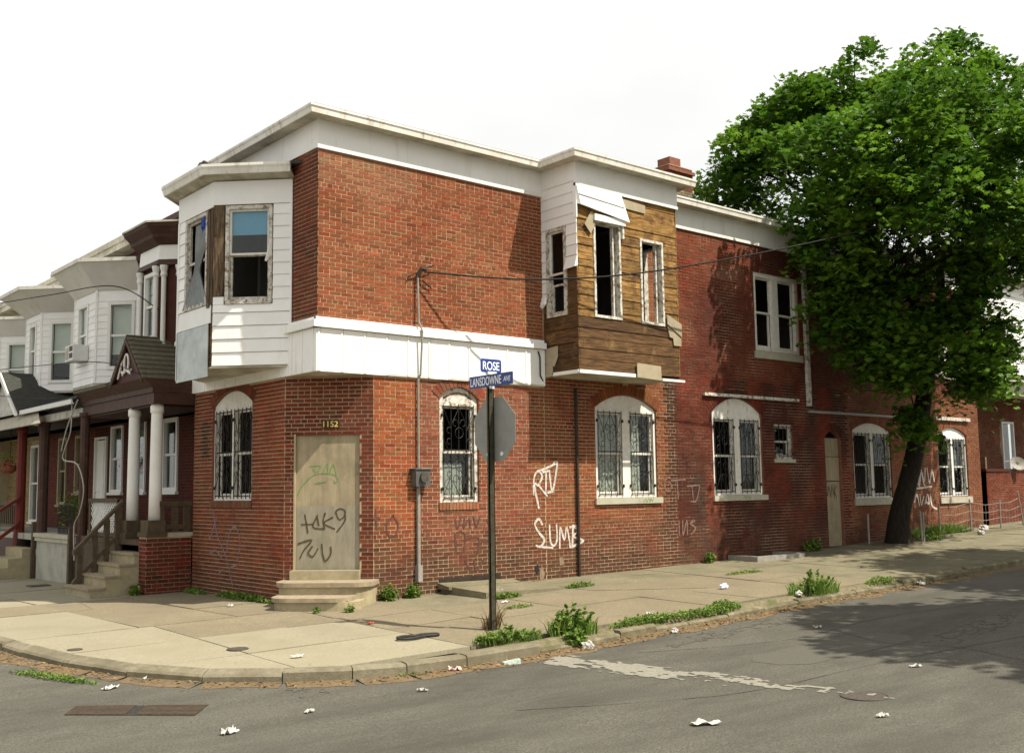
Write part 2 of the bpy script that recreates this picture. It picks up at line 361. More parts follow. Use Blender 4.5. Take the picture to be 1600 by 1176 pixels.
BW, BC = .2135, .0677
def jit(c, a=.16, h=.10):
    k = .69*(1+random.gauss(0, a)*.8)
    w = random.gauss(0, h)
    return (max(.01, c[0]*k*(1+w*.4)), max(.006, c[1]*k*(1-w)*.97), max(.004, c[2]*k*(1-w)*.74))
def brick_field(out, fr, u0, u1, z0, z1, ops, tintf, zground=None, dep=.0055, ring=.205, joint=.0138, seed=0):
    """bricks as (eight corners, tint) in common bond; ops as in wall_sheet"""
    rr = random.Random(seed)
    k = 0; z = z0
    while z < z1-.02:
        zt = min(z+BC-joint, z1)
        header = (k % 7 == 4)
        w = BW*.5 if header else BW
        u = u0-(w*.5 if k % 2 else 0)-(BW*.25 if header else 0)
        zc = (z+zt)/2
        ex = []
        for o in ops:
            a, b, oz, sp, rise = o
            if zc < oz or zc > sp+rise+ring: continue
            if zc < sp or rise == 0:
                if zc < sp+ (0 if rise == 0 else 0): ex.append((a, b))
                continue
            h = (b-a)/2+.07; R = rise+ring; t = 1-(zc-sp)/R
            if t > 0: ex.append(((a+b)/2-h*math.sqrt(t), (a+b)/2+h*math.sqrt(t)))
        while u < u1:
            a, b = u+joint/2, u+w-joint/2
            u += w
            a = max(a, u0); b = min(b, u1)
            segs = [(a, b)]
            for e in ex:
                ns = []
                for (p, q) in segs:
                    if q <= e[0] or p >= e[1]: ns.append((p, q)); continue
                    if p < e[0]: ns.append((p, e[0]-.004))
                    if q > e[1]: ns.append((e[1]+.004, q))
                segs = ns
            for (p, q) in segs:
                if q-p < .02: continue
                if zground and zt < zground((p+q)/2): continue
                d = dep+rr.uniform(-.002, .002); e = rr.uniform(-.0015, .0015); g = rr.uniform(-.0015, .0015)
                A = [fr.P(p, z+e, 0), fr.P(q, z+g, 0), fr.P(q, zt+g, 0), fr.P(p, zt+e, 0)]
                B = [fr.P(p, z+e, d), fr.P(q, z+g, d), fr.P(q, zt+g, d), fr.P(p, zt+e, d)]
                out.append((A+B, jit(tintf((p+q)/2, zc))))
        z += BC; k += 1
def voussoirs(out, fr, o, tintf, ring=.195, dep=.012, z1=99):
    a, b, oz, sp, rise = o
    c = (a+b)/2; h = (b-a)/2; R = (h*h+rise*rise)/(2*rise); zc = sp+rise-R; th = math.asin(min(1, h/R))+.03
    n = int(2*th*R/.075)
    for i in range(n):
        t0 = -th+2*th*(i+.07)/n; t1 = -th+2*th*(i+.93)/n
        q = [(c+r*math.sin(t), min(z1, zc+r*math.cos(t))) for r, t in ((R+.004, t0), (R+.004, t1), (R+ring, t1), (R+ring, t0))]
        if q[2][1]-q[1][1] < .02: continue
        d = dep+random.uniform(-.002, .002)
        out.append(([fr.P(*p, 0) for p in q]+[fr.P(*p, d) for p in q], jit(tintf((q[0][0]+q[1][0])/2, q[0][1]))))
BRF = [(4, 5, 6, 7), (0, 1, 5, 4), (1, 2, 6, 5), (2, 3, 7, 6), (3, 0, 4, 7)]
def px(P):
    q = np.array(P)-CAM; w = q@_f
    return np.array([800+FPX*(q@_r2)/w, 588-FPX*(q@_u2)/w])
def emit_bricks(bl, parent, nsingle=300, name='brick', stuff='brickwork', hide=None):
    sc = []
    for i, (v, t) in enumerate(bl):
        a, b, c, d = [px(p) for p in v[4:8]]
        ar = .5*abs((c[0]-a[0])*(d[1]-b[1])-(c[1]-a[1])*(d[0]-b[0]))
        if hide and hide(v[4], (a+c)/2): ar = 0
        if not (0 < a[0] < 1600 and 0 < a[1] < 1176): ar = 0
        sc.append(ar)
    order = np.argsort(-np.array(sc)) if len(bl) else []
    top = set(int(i) for i in order[:nsingle] if sc[i] > 0)
    mb = MB()
    for i, (v, t) in enumerate(bl):
        if i in top: MB().add(v, BRF, t).build(name, 'brick', parent)
        else: mb.add(v, BRF, t)
    if mb.v: mb.build(stuff, 'brick', parent, kind='stuff')

def ribbon(mb, fr, pts, w, d, closed=False):
    """paint stroke lying on a wall; every piece a hair above the last"""
    k = getattr(ribbon, 'k', 0)
    for i in range(len(pts)-1):
        a, b = np.array(pts[i], float), np.array(pts[i+1], float); t = b-a; Ln = np.linalg.norm(t)
        if Ln < 1e-6: continue
        t /= Ln; wj = getattr(ribbon, 'w', 1.0)*.6+.4*random.uniform(.55, 1.3); ribbon.w = wj; nn = np.array([-t[1], t[0]])*w*wj/2; e = t*w*.35
        if random.random() < .035: continue
        k += 1; dd = d+(k % 12)*.00022
        q = [a-nn-e, b-nn+e, b+nn+e, a+nn-e]
        mb.add([fr.P(p[0], p[1], dd) for p in q], [(0, 1, 2, 3)])
    ribbon.k = k
def curve_pts(ctrl, n=5):
    out = []; P = [np.array(p, float) for p in ctrl]
    for i in range(len(P)-1):
        p0 = P[max(i-1, 0)]; p1 = P[i]; p2 = P[i+1]; p3 = P[min(i+2, len(P)-1)]
        for k in range(n):
            t = k/n
            out.append(.5*((2*p1)+(-p0+p2)*t+(2*p0-5*p1+4*p2-p3)*t*t+(-p0+3*p1-3*p2+p3)*t**3))
    out.append(P[-1]); return out
def strokes(name, m, fr, lines, w, d, parent, smooth=True):
    for l in lines:
        mb = MB(); ribbon(mb, fr, curve_pts(l) if (smooth and len(l) > 2) else l, w, d); mb.build(name, m, parent)
def text_mesh(name, s, fr, uc, zc, height, d, m, parent, width=None, bold=.0, shear=0):
    cu = bpy.data.curves.new(name, 'FONT'); cu.body = s; cu.align_x = 'CENTER'; cu.align_y = 'CENTER'; cu.size = 1.0; cu.extrude = 0.004; cu.offset = bold; cu.shear = shear
    ob = bpy.data.objects.new(name, cu); COL.objects.link(ob)
    dg = bpy.context.evaluated_depsgraph_get(); me0 = ob.evaluated_get(dg).to_mesh()
    V = np.array([v.co[:] for v in me0.vertices]); F = [list(p.vertices) for p in me0.polygons]
    ob.evaluated_get(dg).to_mesh_clear(); bpy.data.objects.remove(ob); bpy.data.curves.remove(cu)
    mn, mxx = V.min(0), V.max(0); sy = height/(mxx[1]-mn[1]); sx = sy if width is None else width/(mxx[0]-mn[0])
    c = (mn+mxx)/2
    mb = MB(); mb.add([fr.P(uc+(p[0]-c[0])*sx, zc+(p[1]-c[1])*sy, d+(p[2]+.004)*.25) for p in V], F)
    return mb.build(name, m, parent)

# ------------------------------------------------------------------ ground, road, kerb, pavement
def grid_sheet(name, zf, m, xs, ys):
    mb = MB(); nx, ny = len(xs), len(ys)
    mb.v = [(x, y, zf(x, y)) for y in ys for x in xs]
    mb.f = [[j*nx+i, j*nx+i+1, (j+1)*nx+i+1, (j+1)*nx+i] for j in range(ny-1) for i in range(nx-1)]
    me = bpy.data.meshes.new(name); me.from_pydata(mb.v, [], mb.f); me.materials.append(MATS[m])
    o = bpy.data.objects.new(name, me); COL.objects.link(o); o['kind'] = 'structure'; return o
xs = [-400, -200, -100, -60, -40, -25, -15, -10, -6, -4, -2, 0, 2, 4, 5.6, 7, 8.3, 10.3, 12, 14, 17, 21.7, 28, 36, 60, 100, 200, 400]
ys = [-400, -200, -100, -50, -30, -20, -14, -10, -8, -6, -4, -2, 0, 3, 6, 10, 15, 25, 40, 60, 100, 200, 400]
grid_sheet('ground', lambda x, y: zr(x, y)-.05, 'earth', xs, ys)
grid_sheet('road', zr, 'asphalt', [x for x in xs if -60 <= x <= 100], [y for y in ys if -50 <= y <= 60])

KERB = [(60, -4.30), (30, -4.32), (14.2, -4.36), (11.65, -4.40), (9.1, -4.46), (6.7, -4.56), (4.9, -4.60), (3.1, -4.66), (1.7, -4.70), (.3, -4.72), (-.8, -4.70), (-1.55, -4.62), (-2.1, -4.46),
        (-2.7, -4.10), (-3.3, -3.52), (-3.78, -2.7), (-4.10, -1.6), (-4.28, -.6), (-4.38, .6), (-4.44, 3), (-4.46, 8), (-4.48, 20), (-4.5, 58)]
def refine(pl, step=.75):
    out = [pl[0]]
    for a, b in zip(pl[:-1], pl[1:]):
        d = math.dist(a, b); n = max(1, int(round(d/(step if d < 8 else 2.2))))
        for k in range(1, n+1): out.append((a[0]+(b[0]-a[0])*k/n, a[1]+(b[1]-a[1])*k/n))
    return out
KR = refine(KERB)
def knorm(i):
    a = KR[max(i-1, 0)]; b = KR[min(i+1, len(KR)-1)]; t = np.array([b[0]-a[0], b[1]-a[1]]); t /= np.linalg.norm(t)
    return np.array([-t[1], t[0]])            # outward, to the road
kn = [knorm(i) for i in range(len(KR))]
if kn[4][1] > 0: kn = [-k for k in kn]
kerb = bpy.data.objects.new('kerb', None); COL.objects.link(kerb); kerb['kind'] = 'structure'
for i in range(len(KR)-1):
    a, b = np.array(KR[i]), np.array(KR[i+1]); na, nb = kn[i], kn[i+1]
    if a[0] > 40 or a[1] > 40: continue
    t = (b-a)/np.linalg.norm(b-a)*.006; a2, b2 = a+t, b-t
    low = .035 if -4.3 < a[0] < -2.4 else 0
    dirty = a[0] > .5
    broken = random.choice((.012, .03, .045, .06)) if .5 < a[0] < 12 else 0
    j0, j1 = random.uniform(-.008, .008), random.uniform(-.008, .008)
    sec = [(0, -.35), (.165, -.35), (.165, -.03), (.14, -.004), (.02, 0), (0, 0)]
    def ring(p, n, j): return [(p[0]+n[0]*s, p[1]+n[1]*s, zs(p[0], p[1])+z+j+.012-low*(s > .1)-broken) for s, z in sec]
    A, B = ring(a2, na, j0), ring(b2, nb, j1); n = len(sec)
    mb = MB(); mb.add(A+B, [list(range(n))[::-1], list(range(n, 2*n))]+[[k, (k+1) % n, n+(k+1) % n, n+k] for k in range(n)])
    mb.build('kerb_stone', 'kerb_dirty' if dirty else 'kerb_stone', kerb)

gd = MB()
for i in range(len(KR)-1):
    a, b = np.array(KR[i]), np.array(KR[i+1])
    if a[0] > 22 or a[1] > 6: continue
    m_ = 6
    for k in range(m_):
        t0, t1 = k/m_, (k+1)/m_
        def ow(t, q): p = a*(1-t)+b*t; return .20+.16*(1+noise.noise(Vector((p[0]*1.9, p[1]*1.9, 4))))*(.5+noise.noise(Vector((p[0]*7, p[1]*7, 2)))*.35+.5)
        P4 = [a*(1-t0)+b*t0+kn[i]*.12, a*(1-t1)+b*t1+kn[i]*.12, a*(1-t1)+b*t1+kn[i]*(.05+ow(t1, 0)), a*(1-t0)+b*t0+kn[i]*(.05+ow(t0, 0))]
        gd.add([(p[0], p[1], zr(p[0], p[1])+(.022 if j < 2 else .003)) for j, p in enumerate(P4)], [(0, 1, 2, 3)])
vs_ = MB()
for i in range(len(KR)-1):
    a, b = np.array(KR[i]), np.array(KR[i+1])
    if not (.3 < a[0] < 24): continue
    for k in range(5):
        t0, t1 = k/5, (k+1)/5
        def vr(t):
            p = a*(1-t)+b*t; w = .10+.07*noise.noise(Vector((p[0]*2.3, p[1], 8))); n_ = kn[i]*(1-t)+kn[i+1]*t; z = zs(p[0], p[1])
            return [(p[0]-n_[0]*(w+.06), p[1]-n_[1]*(w+.06), z+.002), (p[0]-n_[0]*.03, p[1]-n_[1]*.03, z+.014), (p[0]+n_[0]*.03, p[1]+n_[1]*.03, z-.006), (p[0]+n_[0]*.10, p[1]+n_[1]*.10, z-.075)]
        A_, B_ = vr(t0), vr(t1); vs_.add(A_+B_, [(j, j+1, 5+j, 4+j) for j in range(3)])
vs_ = vs_.build('verge_soil', 'verge_soil', smooth=True); vs_['kind'] = 'structure'
gdo = gd.build('gutter_dirt', 'gutter_dirt'); gdo['kind'] = 'structure'

def clip(poly, a, b, n):       # keep the side away from n
    out = []
    for i in range(len(poly)):
        p, q = poly[i], poly[(i+1) % len(poly)]
        dp = (p[0]-a[0])*n[0]+(p[1]-a[1])*n[1]; dq = (q[0]-a[0])*n[0]+(q[1]-a[1])*n[1]
        if dp <= 0: out.append(p)
        if dp*dq < 0:
            t = dp/(dp-dq); out.append((p[0]+(q[0]-p[0])*t, p[1]+(q[1]-p[1])*t))
    return out
walk = bpy.data.objects.new('sidewalk', None); COL.objects.link(walk); walk['kind'] = 'structure'
mb = MB()
segsk = [(KERB[i], KERB[i+1]) for i in range(len(KERB)-1)]
def kclip(poly):
    for a, b in segsk:
        t = np.array([b[0]-a[0], b[1]-a[1]]); n = np.array([-t[1], t[0]]); n = n/np.linalg.norm(n)
        if np.dot(n, (np.array([20., 20.])-np.array(a))) > 0: n = -n
        poly = clip(poly, a, b, n)
        if len(poly) < 3: return None
    return poly
def fine(a, b, s):
    n = max(1, int(math.ceil((b-a)/s))); return [a+(b-a)*k/n for k in range(n+1)]
bedx = fine(-4.6, 60, 1.5); bedy = [-4.8, -3.4, -2, -.8, 0]+fine(0, 58, 2)[1:]
for i in range(len(bedx)-1):
    for j in range(len(bedy)-1):
        x0, x1, y0, y1 = bedx[i], bedx[i+1], bedy[j], bedy[j+1]
        if x0 > 1 and y0 > .01: continue
        p = kclip([(x0, y0), (x1, y0), (x1, y1), (x0, y1)])
        if p: mb.add([(x, y, zs(x, y)-.03) for x, y in p], [list(range(len(p)))])
mb.build('joint_filling', 'joint_dirt', walk)
cells = []
xcut = [-4.6, -2.55, -.35]; x = -.35
while x < 40: x += 1.55+.1*math.sin(x*3); xcut.append(x)
ycut = [-4.9, -2.9, -1.45, 0.0]
for i in range(len(xcut)-1):
    for j in range(3):
        y0, y1 = ycut[j], ycut[j+1]
        if xcut[i] >= -.35: y0 += [0, .12, 0][j]*math.sin(i*2.1); y1 += [.12, 0, 0][j]*math.sin(i*2.1)
        cells.append((xcut[i], xcut[i+1], y0, y1))
yy = 0.0
while yy < 40:
    for a, b in ((-4.6, -2.75), (-2.75, -1.3), (-1.3, 1.0)):
        if not (b == 1.0 and yy > 4): cells.append((a, min(b, 1.0), yy, yy+1.55))
        else: cells.append((a, -.0, yy, yy+1.55))
    yy += 1.55
for (x0, x1, y0, y1) in cells:
    g = .007
    cx, cy = (x0+x1)/2, (y0+y1)/2
    p = kclip([(x0+g, y0+g), (x1-g, y0+g), (x1-g, y1-g), (x0+g, y1-g)])
    if not p: continue
    cut_extra = cx < 12 and random.random() < .3
    polys = [p]
    if cut_extra:                                     # a crack that breaks the slab in two
        ang = random.uniform(0, math.pi); n = np.array([math.cos(ang), math.sin(ang)]); c = np.array([cx+random.uniform(-.3, .3), cy+random.uniform(-.3, .3)])
        polys = [clip(p, c-n*.004, None, n), clip(p, c+n*.004, None, -n)]
    for q in polys:
        if len(q) < 3: continue
        tz = random.uniform(-.006, .006); tx = random.uniform(-.004, .004); ty = random.uniform(-.004, .004)
        if (cx < -.35 and cy < -1.4) or (cx < -2.6 and cy < 3): m = 'slab_light'
        elif cy > 4.6: m = 'slab_light'
        elif cx < 9.5: m = 'slab_pink' if (cy < -1.4 or cx < .5) else 'slab_grey'
        else: m = 'slab_grey'
        # long slabs follow the ground in short steps
        n = len(q); top = [(x, y, zs(x, y)+tz+tx*(x-cx)+ty*(y-cy)) for x, y in q]; bot = [(x, y, z-.05) for x, y, z in top]
        s = MB(); s.add(bot+top, [list(range(n))[::-1], list(range(n, 2*n))]+[[k, (k+1) % n, n+(k+1) % n, n+k] for k in range(n)])
        s.build('paving_slab', m, walk)

# worn stop line, patch and tar marks on the road
def blotch(mb, cx, cy, ux, uy, ln, w, keep, seed, cell=.045, dz=.005):
    t = np.array([ux, uy], float); t /= np.linalg.norm(t); n = np.array([-t[1], t[0]])
    for i in range(int(ln/cell)):
        for j in range(int(w/cell)):
            a, b = i*cell, j*cell-w/2
            e = 1-abs(b)/(w/2)
            v = noise.noise(Vector((a*2.2, b*6, seed)))*.6+noise.noise(Vector((a*9, b*14, seed+5)))*.45
            if v+.35*e > keep(a/ln):
                q = [np.array([cx, cy])+t*(a+da*cell)+n*(b+db*cell) for da, db in ((0, 0), (1, 0), (1, 1), (0, 1))]
                mb.add([(p[0], p[1], zr(p[0], p[1])+dz) for p in q], [(0, 1, 2, 3)])
mb = MB(); blotch(mb, .25, -5.1, .18, -1, 4.6, .62, lambda t: .02+.85*abs(t-.25), 3, cell=.035)
o = mb.build('road_marking', 'worn_paint'); o['kind'] = 'structure'

def road_strip(pts, w, m, dz, nm):
    mb = MB(); pp = curve_pts(pts, 8)
    for a, b in zip(pp[:-1], pp[1:]):
        t = (b-a)/np.linalg.norm(b-a); n = np.array([-t[1], t[0]]); w0 = w*random.uniform(.5, 1.3)
        q = [a-n*w0/2, b-n*w0/2, b+n*w0/2, a+n*w0/2]
        mb.add([(p[0]+random.gauss(0, w*.15), p[1]+random.gauss(0, w*.15), zr(p[0], p[1])+dz) for p in q], [(0, 1, 2, 3)])
    o = mb.build(nm, m); o['kind'] = 'structure'
mat('tar', (.045, .042, .036), (.06, .056, .048), scale=20, rough=.7)
mat('road_patch', (.105, .098, .08), (.145, .137, .112), scale=60, rough=.92, bump=.7, bscale=120)
mat('road_stain', (.078, .073, .059), (.145, .136, .110), scale=22, rough=.85, bump=.6, bscale=90)
for (x, y, ln, w, th, k_) in ((1.8, -5.6, 3.6, .45, .10, 37), (-3.0, -5.0, 1.2, .5, .9, 41), (4.0, -7.9, 3.0, .5, .12, 43)):
    mb = MB(); blotch(mb, x, y, math.cos(th), math.sin(th), ln, w, lambda t: .12+.5*abs(t-.5), k_, cell=.04, dz=.0042)
    if mb.v: o = mb.build('road_stain', 'road_stain'); o['kind'] = 'structure'
road_strip([(-1.8, -6.9), (.2, -7.9), (2.5, -8.1), (6, -8.6)], .009, 'tar', .0045, 'road_crack')
road_strip([(1.2, -5.6), (3.2, -6.4), (5.4, -6.3), (8.5, -6.6)], .010, 'tar', .0045, 'road_crack')
road_strip([(3.4, -9.5), (3.9, -8.3), (3.7, -7.4), (4.2, -6.4)], .010, 'tar', .006, 'road_crack')
for (x0, y0, x1, y1) in ((1.6, -7.6, 4.4, -6.75),):
    mb = MB(); n = 14; q = []
    for k in range(n):
        a = 2*math.pi*k/n; e = 1/max(abs(math.cos(a)), abs(math.sin(a)))*.96; q.append(((x0+x1)/2+(x1-x0)/2*math.cos(a)*e+random.gauss(0, .02), (y0+y1)/2+(y1-y0)/2*math.sin(a)*e+random.gauss(0, .02)))
    mb.add([(x, y, zr(x, y)+.003) for x, y in q], [list(range(n))]); o = mb.build('road_patch', 'road_patch'); o['kind'] = 'structure'

# ------------------------------------------------------------------ corner house
house = thing('corner_house', (0, 0, 0), 'derelict two storey red brick corner house with white panel band and broken timber bay', 'house')
SIDE = Frame((0, 0, 0), (1, 0, 0), (0, -1, 0)); FRONT = Frame((0, 0, 0), (0, 1, 0), (-1, 0, 0))
CH = Frame((0, 1.05, 0), (1, -1, 0), (-1, -1, 0)); CHL = 1.05*math.sqrt(2)
XE, YE = 21.75, 4.65
ZB, ZC, ZF, ZE = 3.55, 4.42, 7.19, 7.66        # band bottom, cap top, frieze bottom, eave bottom
# openings: u0,u1,z0,zspring,rise
W1 = (2.38, 3.24, 1.44, 3.24, .20); W2 = (6.13, 7.90, 1.45, 3.22, .27); W3 = (9.69, 11.44, 1.45, 3.27, .32)
WS = (11.90, 12.62, 2.25, 3.06, 0); DR = (13.92, 14.62, .12, 2.78, .17); W4 = (15.15, 16.92, 1.29, 3.0, .20); W5 = (19.35, 21.0, 1.26, 2.98, .21)
side_low = [W1, W2, W3, WS, DR, W4, W5]
UA = (11.34, 13.06, 4.72, 6.56, 0); UB = (19.4, 20.9, 4.72, 6.5, 0); BAYO = (4.9, 7.5, 3.9, 7.0, 0)
FW = (2.23, 3.83, 1.52, 3.24, .24)
DOOR = (.17, 1.255, .27, 2.60, 0)
def n2(x, z, s=1.0, o=0): return noise.noise(Vector((x*s+o, z*s, o*1.7)))
def mixc(a, b, t): t = max(0, min(1, t)); return tuple(a[i]*(1-t)+b[i]*t for i in range(3))
def t_side(x, z):
    if z > 4:
        c = mixc((.27, .072, .034), (.345, .118, .062), n2(x, z, .7)*.9+.4)
        if x > 8: c = mixc((.12, .032, .022), (.235, .062, .034), n2(x, z, .6, 5)*1.2+.35)  # upper rear brick, tint darkened to carry part of the tree shade
        w = n2(x, z, .55, 9)
        if w > .25 and z > 6.2: c = mixc(c, (.42, .30, .25), (w-.25)*1.6)
        return c
    if x < 1.92: c = mixc((.37, .102, .040), (.29, .075, .038), n2(x, z, 1.1)*.8+.4)
    elif x < 4.42: c = mixc((.235, .068, .046), (.30, .105, .076), n2(x, z, .8)*.9+.4)
    elif x < 8.2: c = mixc((.29, .098, .042), (.235, .068, .040), n2(x, z, .8)*.9+.5)
    elif x < 14.9: c = mixc((.085, .024, .017), (.23, .042, .023), n2(x*1.4, z*.8, 1.0, 3)*1.4+.35)  # old dark red paint, with maple shade also painted into the tint
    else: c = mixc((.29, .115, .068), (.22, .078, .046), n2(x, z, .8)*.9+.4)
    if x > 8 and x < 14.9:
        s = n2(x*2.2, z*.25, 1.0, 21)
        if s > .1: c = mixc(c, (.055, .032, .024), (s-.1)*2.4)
    g = 1.15-z-zs(x, 0)+.45*n2(x, z, 1.3, 7)
    if g > 0: c = mixc(c, (.115, .050, .036), g*1.1)
    return c
def t_ch(u, z):
    c = mixc((.20, .052, .034), (.155, .040, .030), n2(u, z, 2)*1.2+.4)
    if z < .35: c = mixc(c, (.12, .05, .04), .6)
    return c
def t_front(u, z):
    if z > 4: return mixc((.21, .055, .032), (.16, .042, .028), n2(u, z, 1.3)+.4)
    c = (.29, .066, .031) if u < 2.02 else (.215, .066, .040)
    c = mixc(c, (.20, .06, .04), n2(u, z, 1.5)*.9+.35)
    if 3.95 < u < 4.35 and 2.3 < z < 2.95: c = mixc(c, (.04, .03, .03), .75)
    if z < .6: c = mixc(c, (.12, .05, .04), (.6-z)*1.1)
    return c
# wall sheets (mortar)
mb = MB(); wall_sheet(mb, SIDE, 1.05, 8.5, -.45, ZB+.02, [W1, W2]); wall_sheet(mb, CH, 0, CHL, -.45, ZB+.02, [DOOR]); wall_sheet(mb, FRONT, 1.05, YE, -.45, ZB+.02, [FW])
wall_sheet(mb, SIDE, 0, 8.5, ZB+.02, ZE, [BAYO]); wall_sheet(mb, FRONT, 0, .9, ZB+.02, ZE, [])
mb.build('wall', 'mortar', house)
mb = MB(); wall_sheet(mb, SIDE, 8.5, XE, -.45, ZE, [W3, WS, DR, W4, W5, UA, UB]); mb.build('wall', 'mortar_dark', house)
for fr_, o_, d_ in [(SIDE, o, .14) for o in side_low+[UA, UB]]+[(FRONT, FW, .14), (CH, DOOR, .10)]:
    mb = MB(); reveals(mb, fr_, [o_], d_); mb.build('window_reveal', 'reveal', house)
# closed inside: back and end walls, floors, partition walls
mb = MB()
mb.box(XE-.2, XE, .02, YE, -.4, ZE); mb.box(.05, XE-.25, YE-.1, YE, -.4, ZE)
mb.box(.9, XE-.25, .30, YE-.12, 3.55, 3.72); mb.box(.4, XE-.25, .2, YE-.12, -.05, .08)
mb.box(5.0, 5.1, .45, YE-.12, .1, 7.5); mb.box(8.6, 8.7, .3, YE-.12, .1, 7.5); mb.box(.3, XE-.3, 2.6, 2.7, .1, 7.5); mb.box(14.75, 14.85, .25, 2.55, .1, 7.5)
mb.build('interior_wall', 'interior', house)
# bricks
bl = []
gz = lambda u: zs(u, 0)-.06
Z0 = -.33
brick_field(bl, SIDE, 1.055, 4.80, Z0, ZB-.005, [W1], t_side, gz, seed=1)
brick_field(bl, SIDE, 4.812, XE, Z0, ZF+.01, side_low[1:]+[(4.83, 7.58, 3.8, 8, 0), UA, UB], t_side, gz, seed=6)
brick_field(bl, SIDE, 0.0, 4.80, ZC-.02, ZF+.01, [], t_side, seed=2)
brick_field(bl, CH, .004, CHL-.004, Z0, ZB-.005, [DOOR], t_ch, lambda u: -.2, seed=3)
brick_field(bl, FRONT, 1.055, YE, Z0, ZB-.005, [FW], t_front, lambda u: zs(0, u)-.06, seed=4)
brick_field(bl, FRONT, 0.002, .84, ZC-.02, ZF+.01, [], t_front, seed=5)
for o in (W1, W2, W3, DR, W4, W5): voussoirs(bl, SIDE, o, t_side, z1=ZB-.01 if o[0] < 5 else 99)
voussoirs(bl, FRONT, FW, t_front, z1=ZB-.01)
def hid(v, c):
    x, y, z = v
    if x+y < 1.06 and z < .3: return True
    return 735 < c[0] < 800 and 565 < c[1] < 720
emit_bricks(bl, house, hide=hid)
# row-lock brick sills below the two small arched windows
for fr, o, tf in ((SIDE, W1, t_side), (FRONT, FW, t_front)):
    n = int((o[1]-o[0]+.06)/.072)
    sl = []
    for i in range(n):
        u = o[0]-.03+i*.072
        sl.append(([fr.P(a, z, 0) for a, z in ((u+.005, o[2]-.125), (u+.067, o[2]-.125), (u+.067, o[2]-.005), (u+.005, o[2]-.005))] +
                   [fr.P(a, z, .03) for a, z in ((u+.005, o[2]-.125), (u+.067, o[2]-.125), (u+.067, o[2]-.005), (u+.005, o[2]-.005))], jit((.36, .15, .10) if fr is SIDE else (.22, .10, .07))))
    for v, t in sl: MB().add(v, BRF, t).build('sill_brick', 'brick', house)
# white panel band
PX = [-.055, .02, .44, .87, 1.30, 1.73, 2.16, 2.59, 3.03, 3.46, 3.91, 4.36, 4.80]
for a, b in zip(PX[:-1], PX[1:]):
    mb = MB(); mb.fbox(SIDE, a+.007, b-.007, ZB, 4.24, .012, .050+random.uniform(-.003, .003)); mb.fbox(SIDE, b-.042, b-.008, ZB+.01, 4.238, .050, .061); mb.build('band_panel', 'panel_white', house)
PY = [-.05, .07, .42, .77, 1.12, 1.55, 1.98, 2.41, 2.84, 3.27, 3.70, 4.13, 4.66]
for a, b in zip(PY[:-1], PY[1:]):
    mb = MB(); mb.fbox(FRONT, a+.006, b-.006, ZB, 4.24, .012, .050+random.uniform(-.003, .003)); mb.fbox(FRONT, b-.04, b-.007, ZB+.01, 4.238, .05, .064); mb.build('band_panel', 'panel_white', house)
mb = MB(); mb.fbox(SIDE, -.12, 4.80, 4.25, 4.36, 0, .11); mb.fbox(SIDE, -.06, 4.79, 4.36, ZC, 0, .055); mb.fbox(FRONT, -.108, .9, 4.25, 4.358, 0, .118); mb.fbox(FRONT, -.05, .86, 4.358, ZC-.002, 0, .06); mb.build('band_cap', 'panel_white', house)
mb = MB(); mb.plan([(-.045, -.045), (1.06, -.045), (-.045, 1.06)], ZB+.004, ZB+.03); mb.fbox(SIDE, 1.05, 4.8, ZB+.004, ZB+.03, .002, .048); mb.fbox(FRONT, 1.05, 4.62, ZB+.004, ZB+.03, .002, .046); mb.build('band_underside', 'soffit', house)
# frieze
mb = MB(); mb.fbox(SIDE, -.03, 4.83, ZF, ZE+.05, .0, .03); mb.fbox(SIDE, 7.6, XE, ZF, ZE+.05, 0, .03); mb.fbox(FRONT, -.028, YE, ZF, ZE+.05, 0, .032); mb.build('frieze', 'panel_white', house)
mb = MB(); mb.fbox(SIDE, -.036, 4.82, ZF-.012, ZF+.05, .001, .040); mb.fbox(SIDE, 7.61, XE, ZF-.012, ZF+.05, .001, .040); mb.build('frieze_trim', 'clean_white', house)
# main eave: soffit, fascia and metal edge swept round the roof
OV = .29
def mitre(path):
    out = []
    for i, p in enumerate(path):
        ns = []
        for a, b in ((i-1, i), (i, i+1)):
            if a < 0 or b >= len(path): continue
            t = np.array(path[b])-np.array(path[a]); t = t/np.linalg.norm(t); ns.append(np.array([t[1], -t[0]]))
        if len(ns) == 2: n = ns[0]+ns[1]; n = n/np.dot(n, ns[0])
        else: n = ns[0]
        out.append((p, n))
    return out
epath = mitre([(0, YE), (0, 0), (4.83, 0), (4.83, -.95), (7.60, -.95), (7.60, 0), (XE, 0)])
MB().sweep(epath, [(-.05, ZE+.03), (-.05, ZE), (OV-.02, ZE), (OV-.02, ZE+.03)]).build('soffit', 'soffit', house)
MB().sweep(epath, [(OV-.02, ZE+.035), (OV-.02, ZE-.012), (OV, ZE-.012), (OV+.012, ZE+.06), (OV+.03, ZE+.09), (OV+.03, ZE+.125), (OV-.02, ZE+.125)]).build('eave_gutter', 'eave_metal', house)
mb = MB(); mb.plan([(-.25, YE+.0), (-.25, -.25), (4.6, -.25), (4.6, -1.2), (7.8, -1.2), (7.8, -.25), (XE, -.25), (XE, YE)], ZE+.1, ZE+.16); mb.build('roof', 'roof_tar', house)
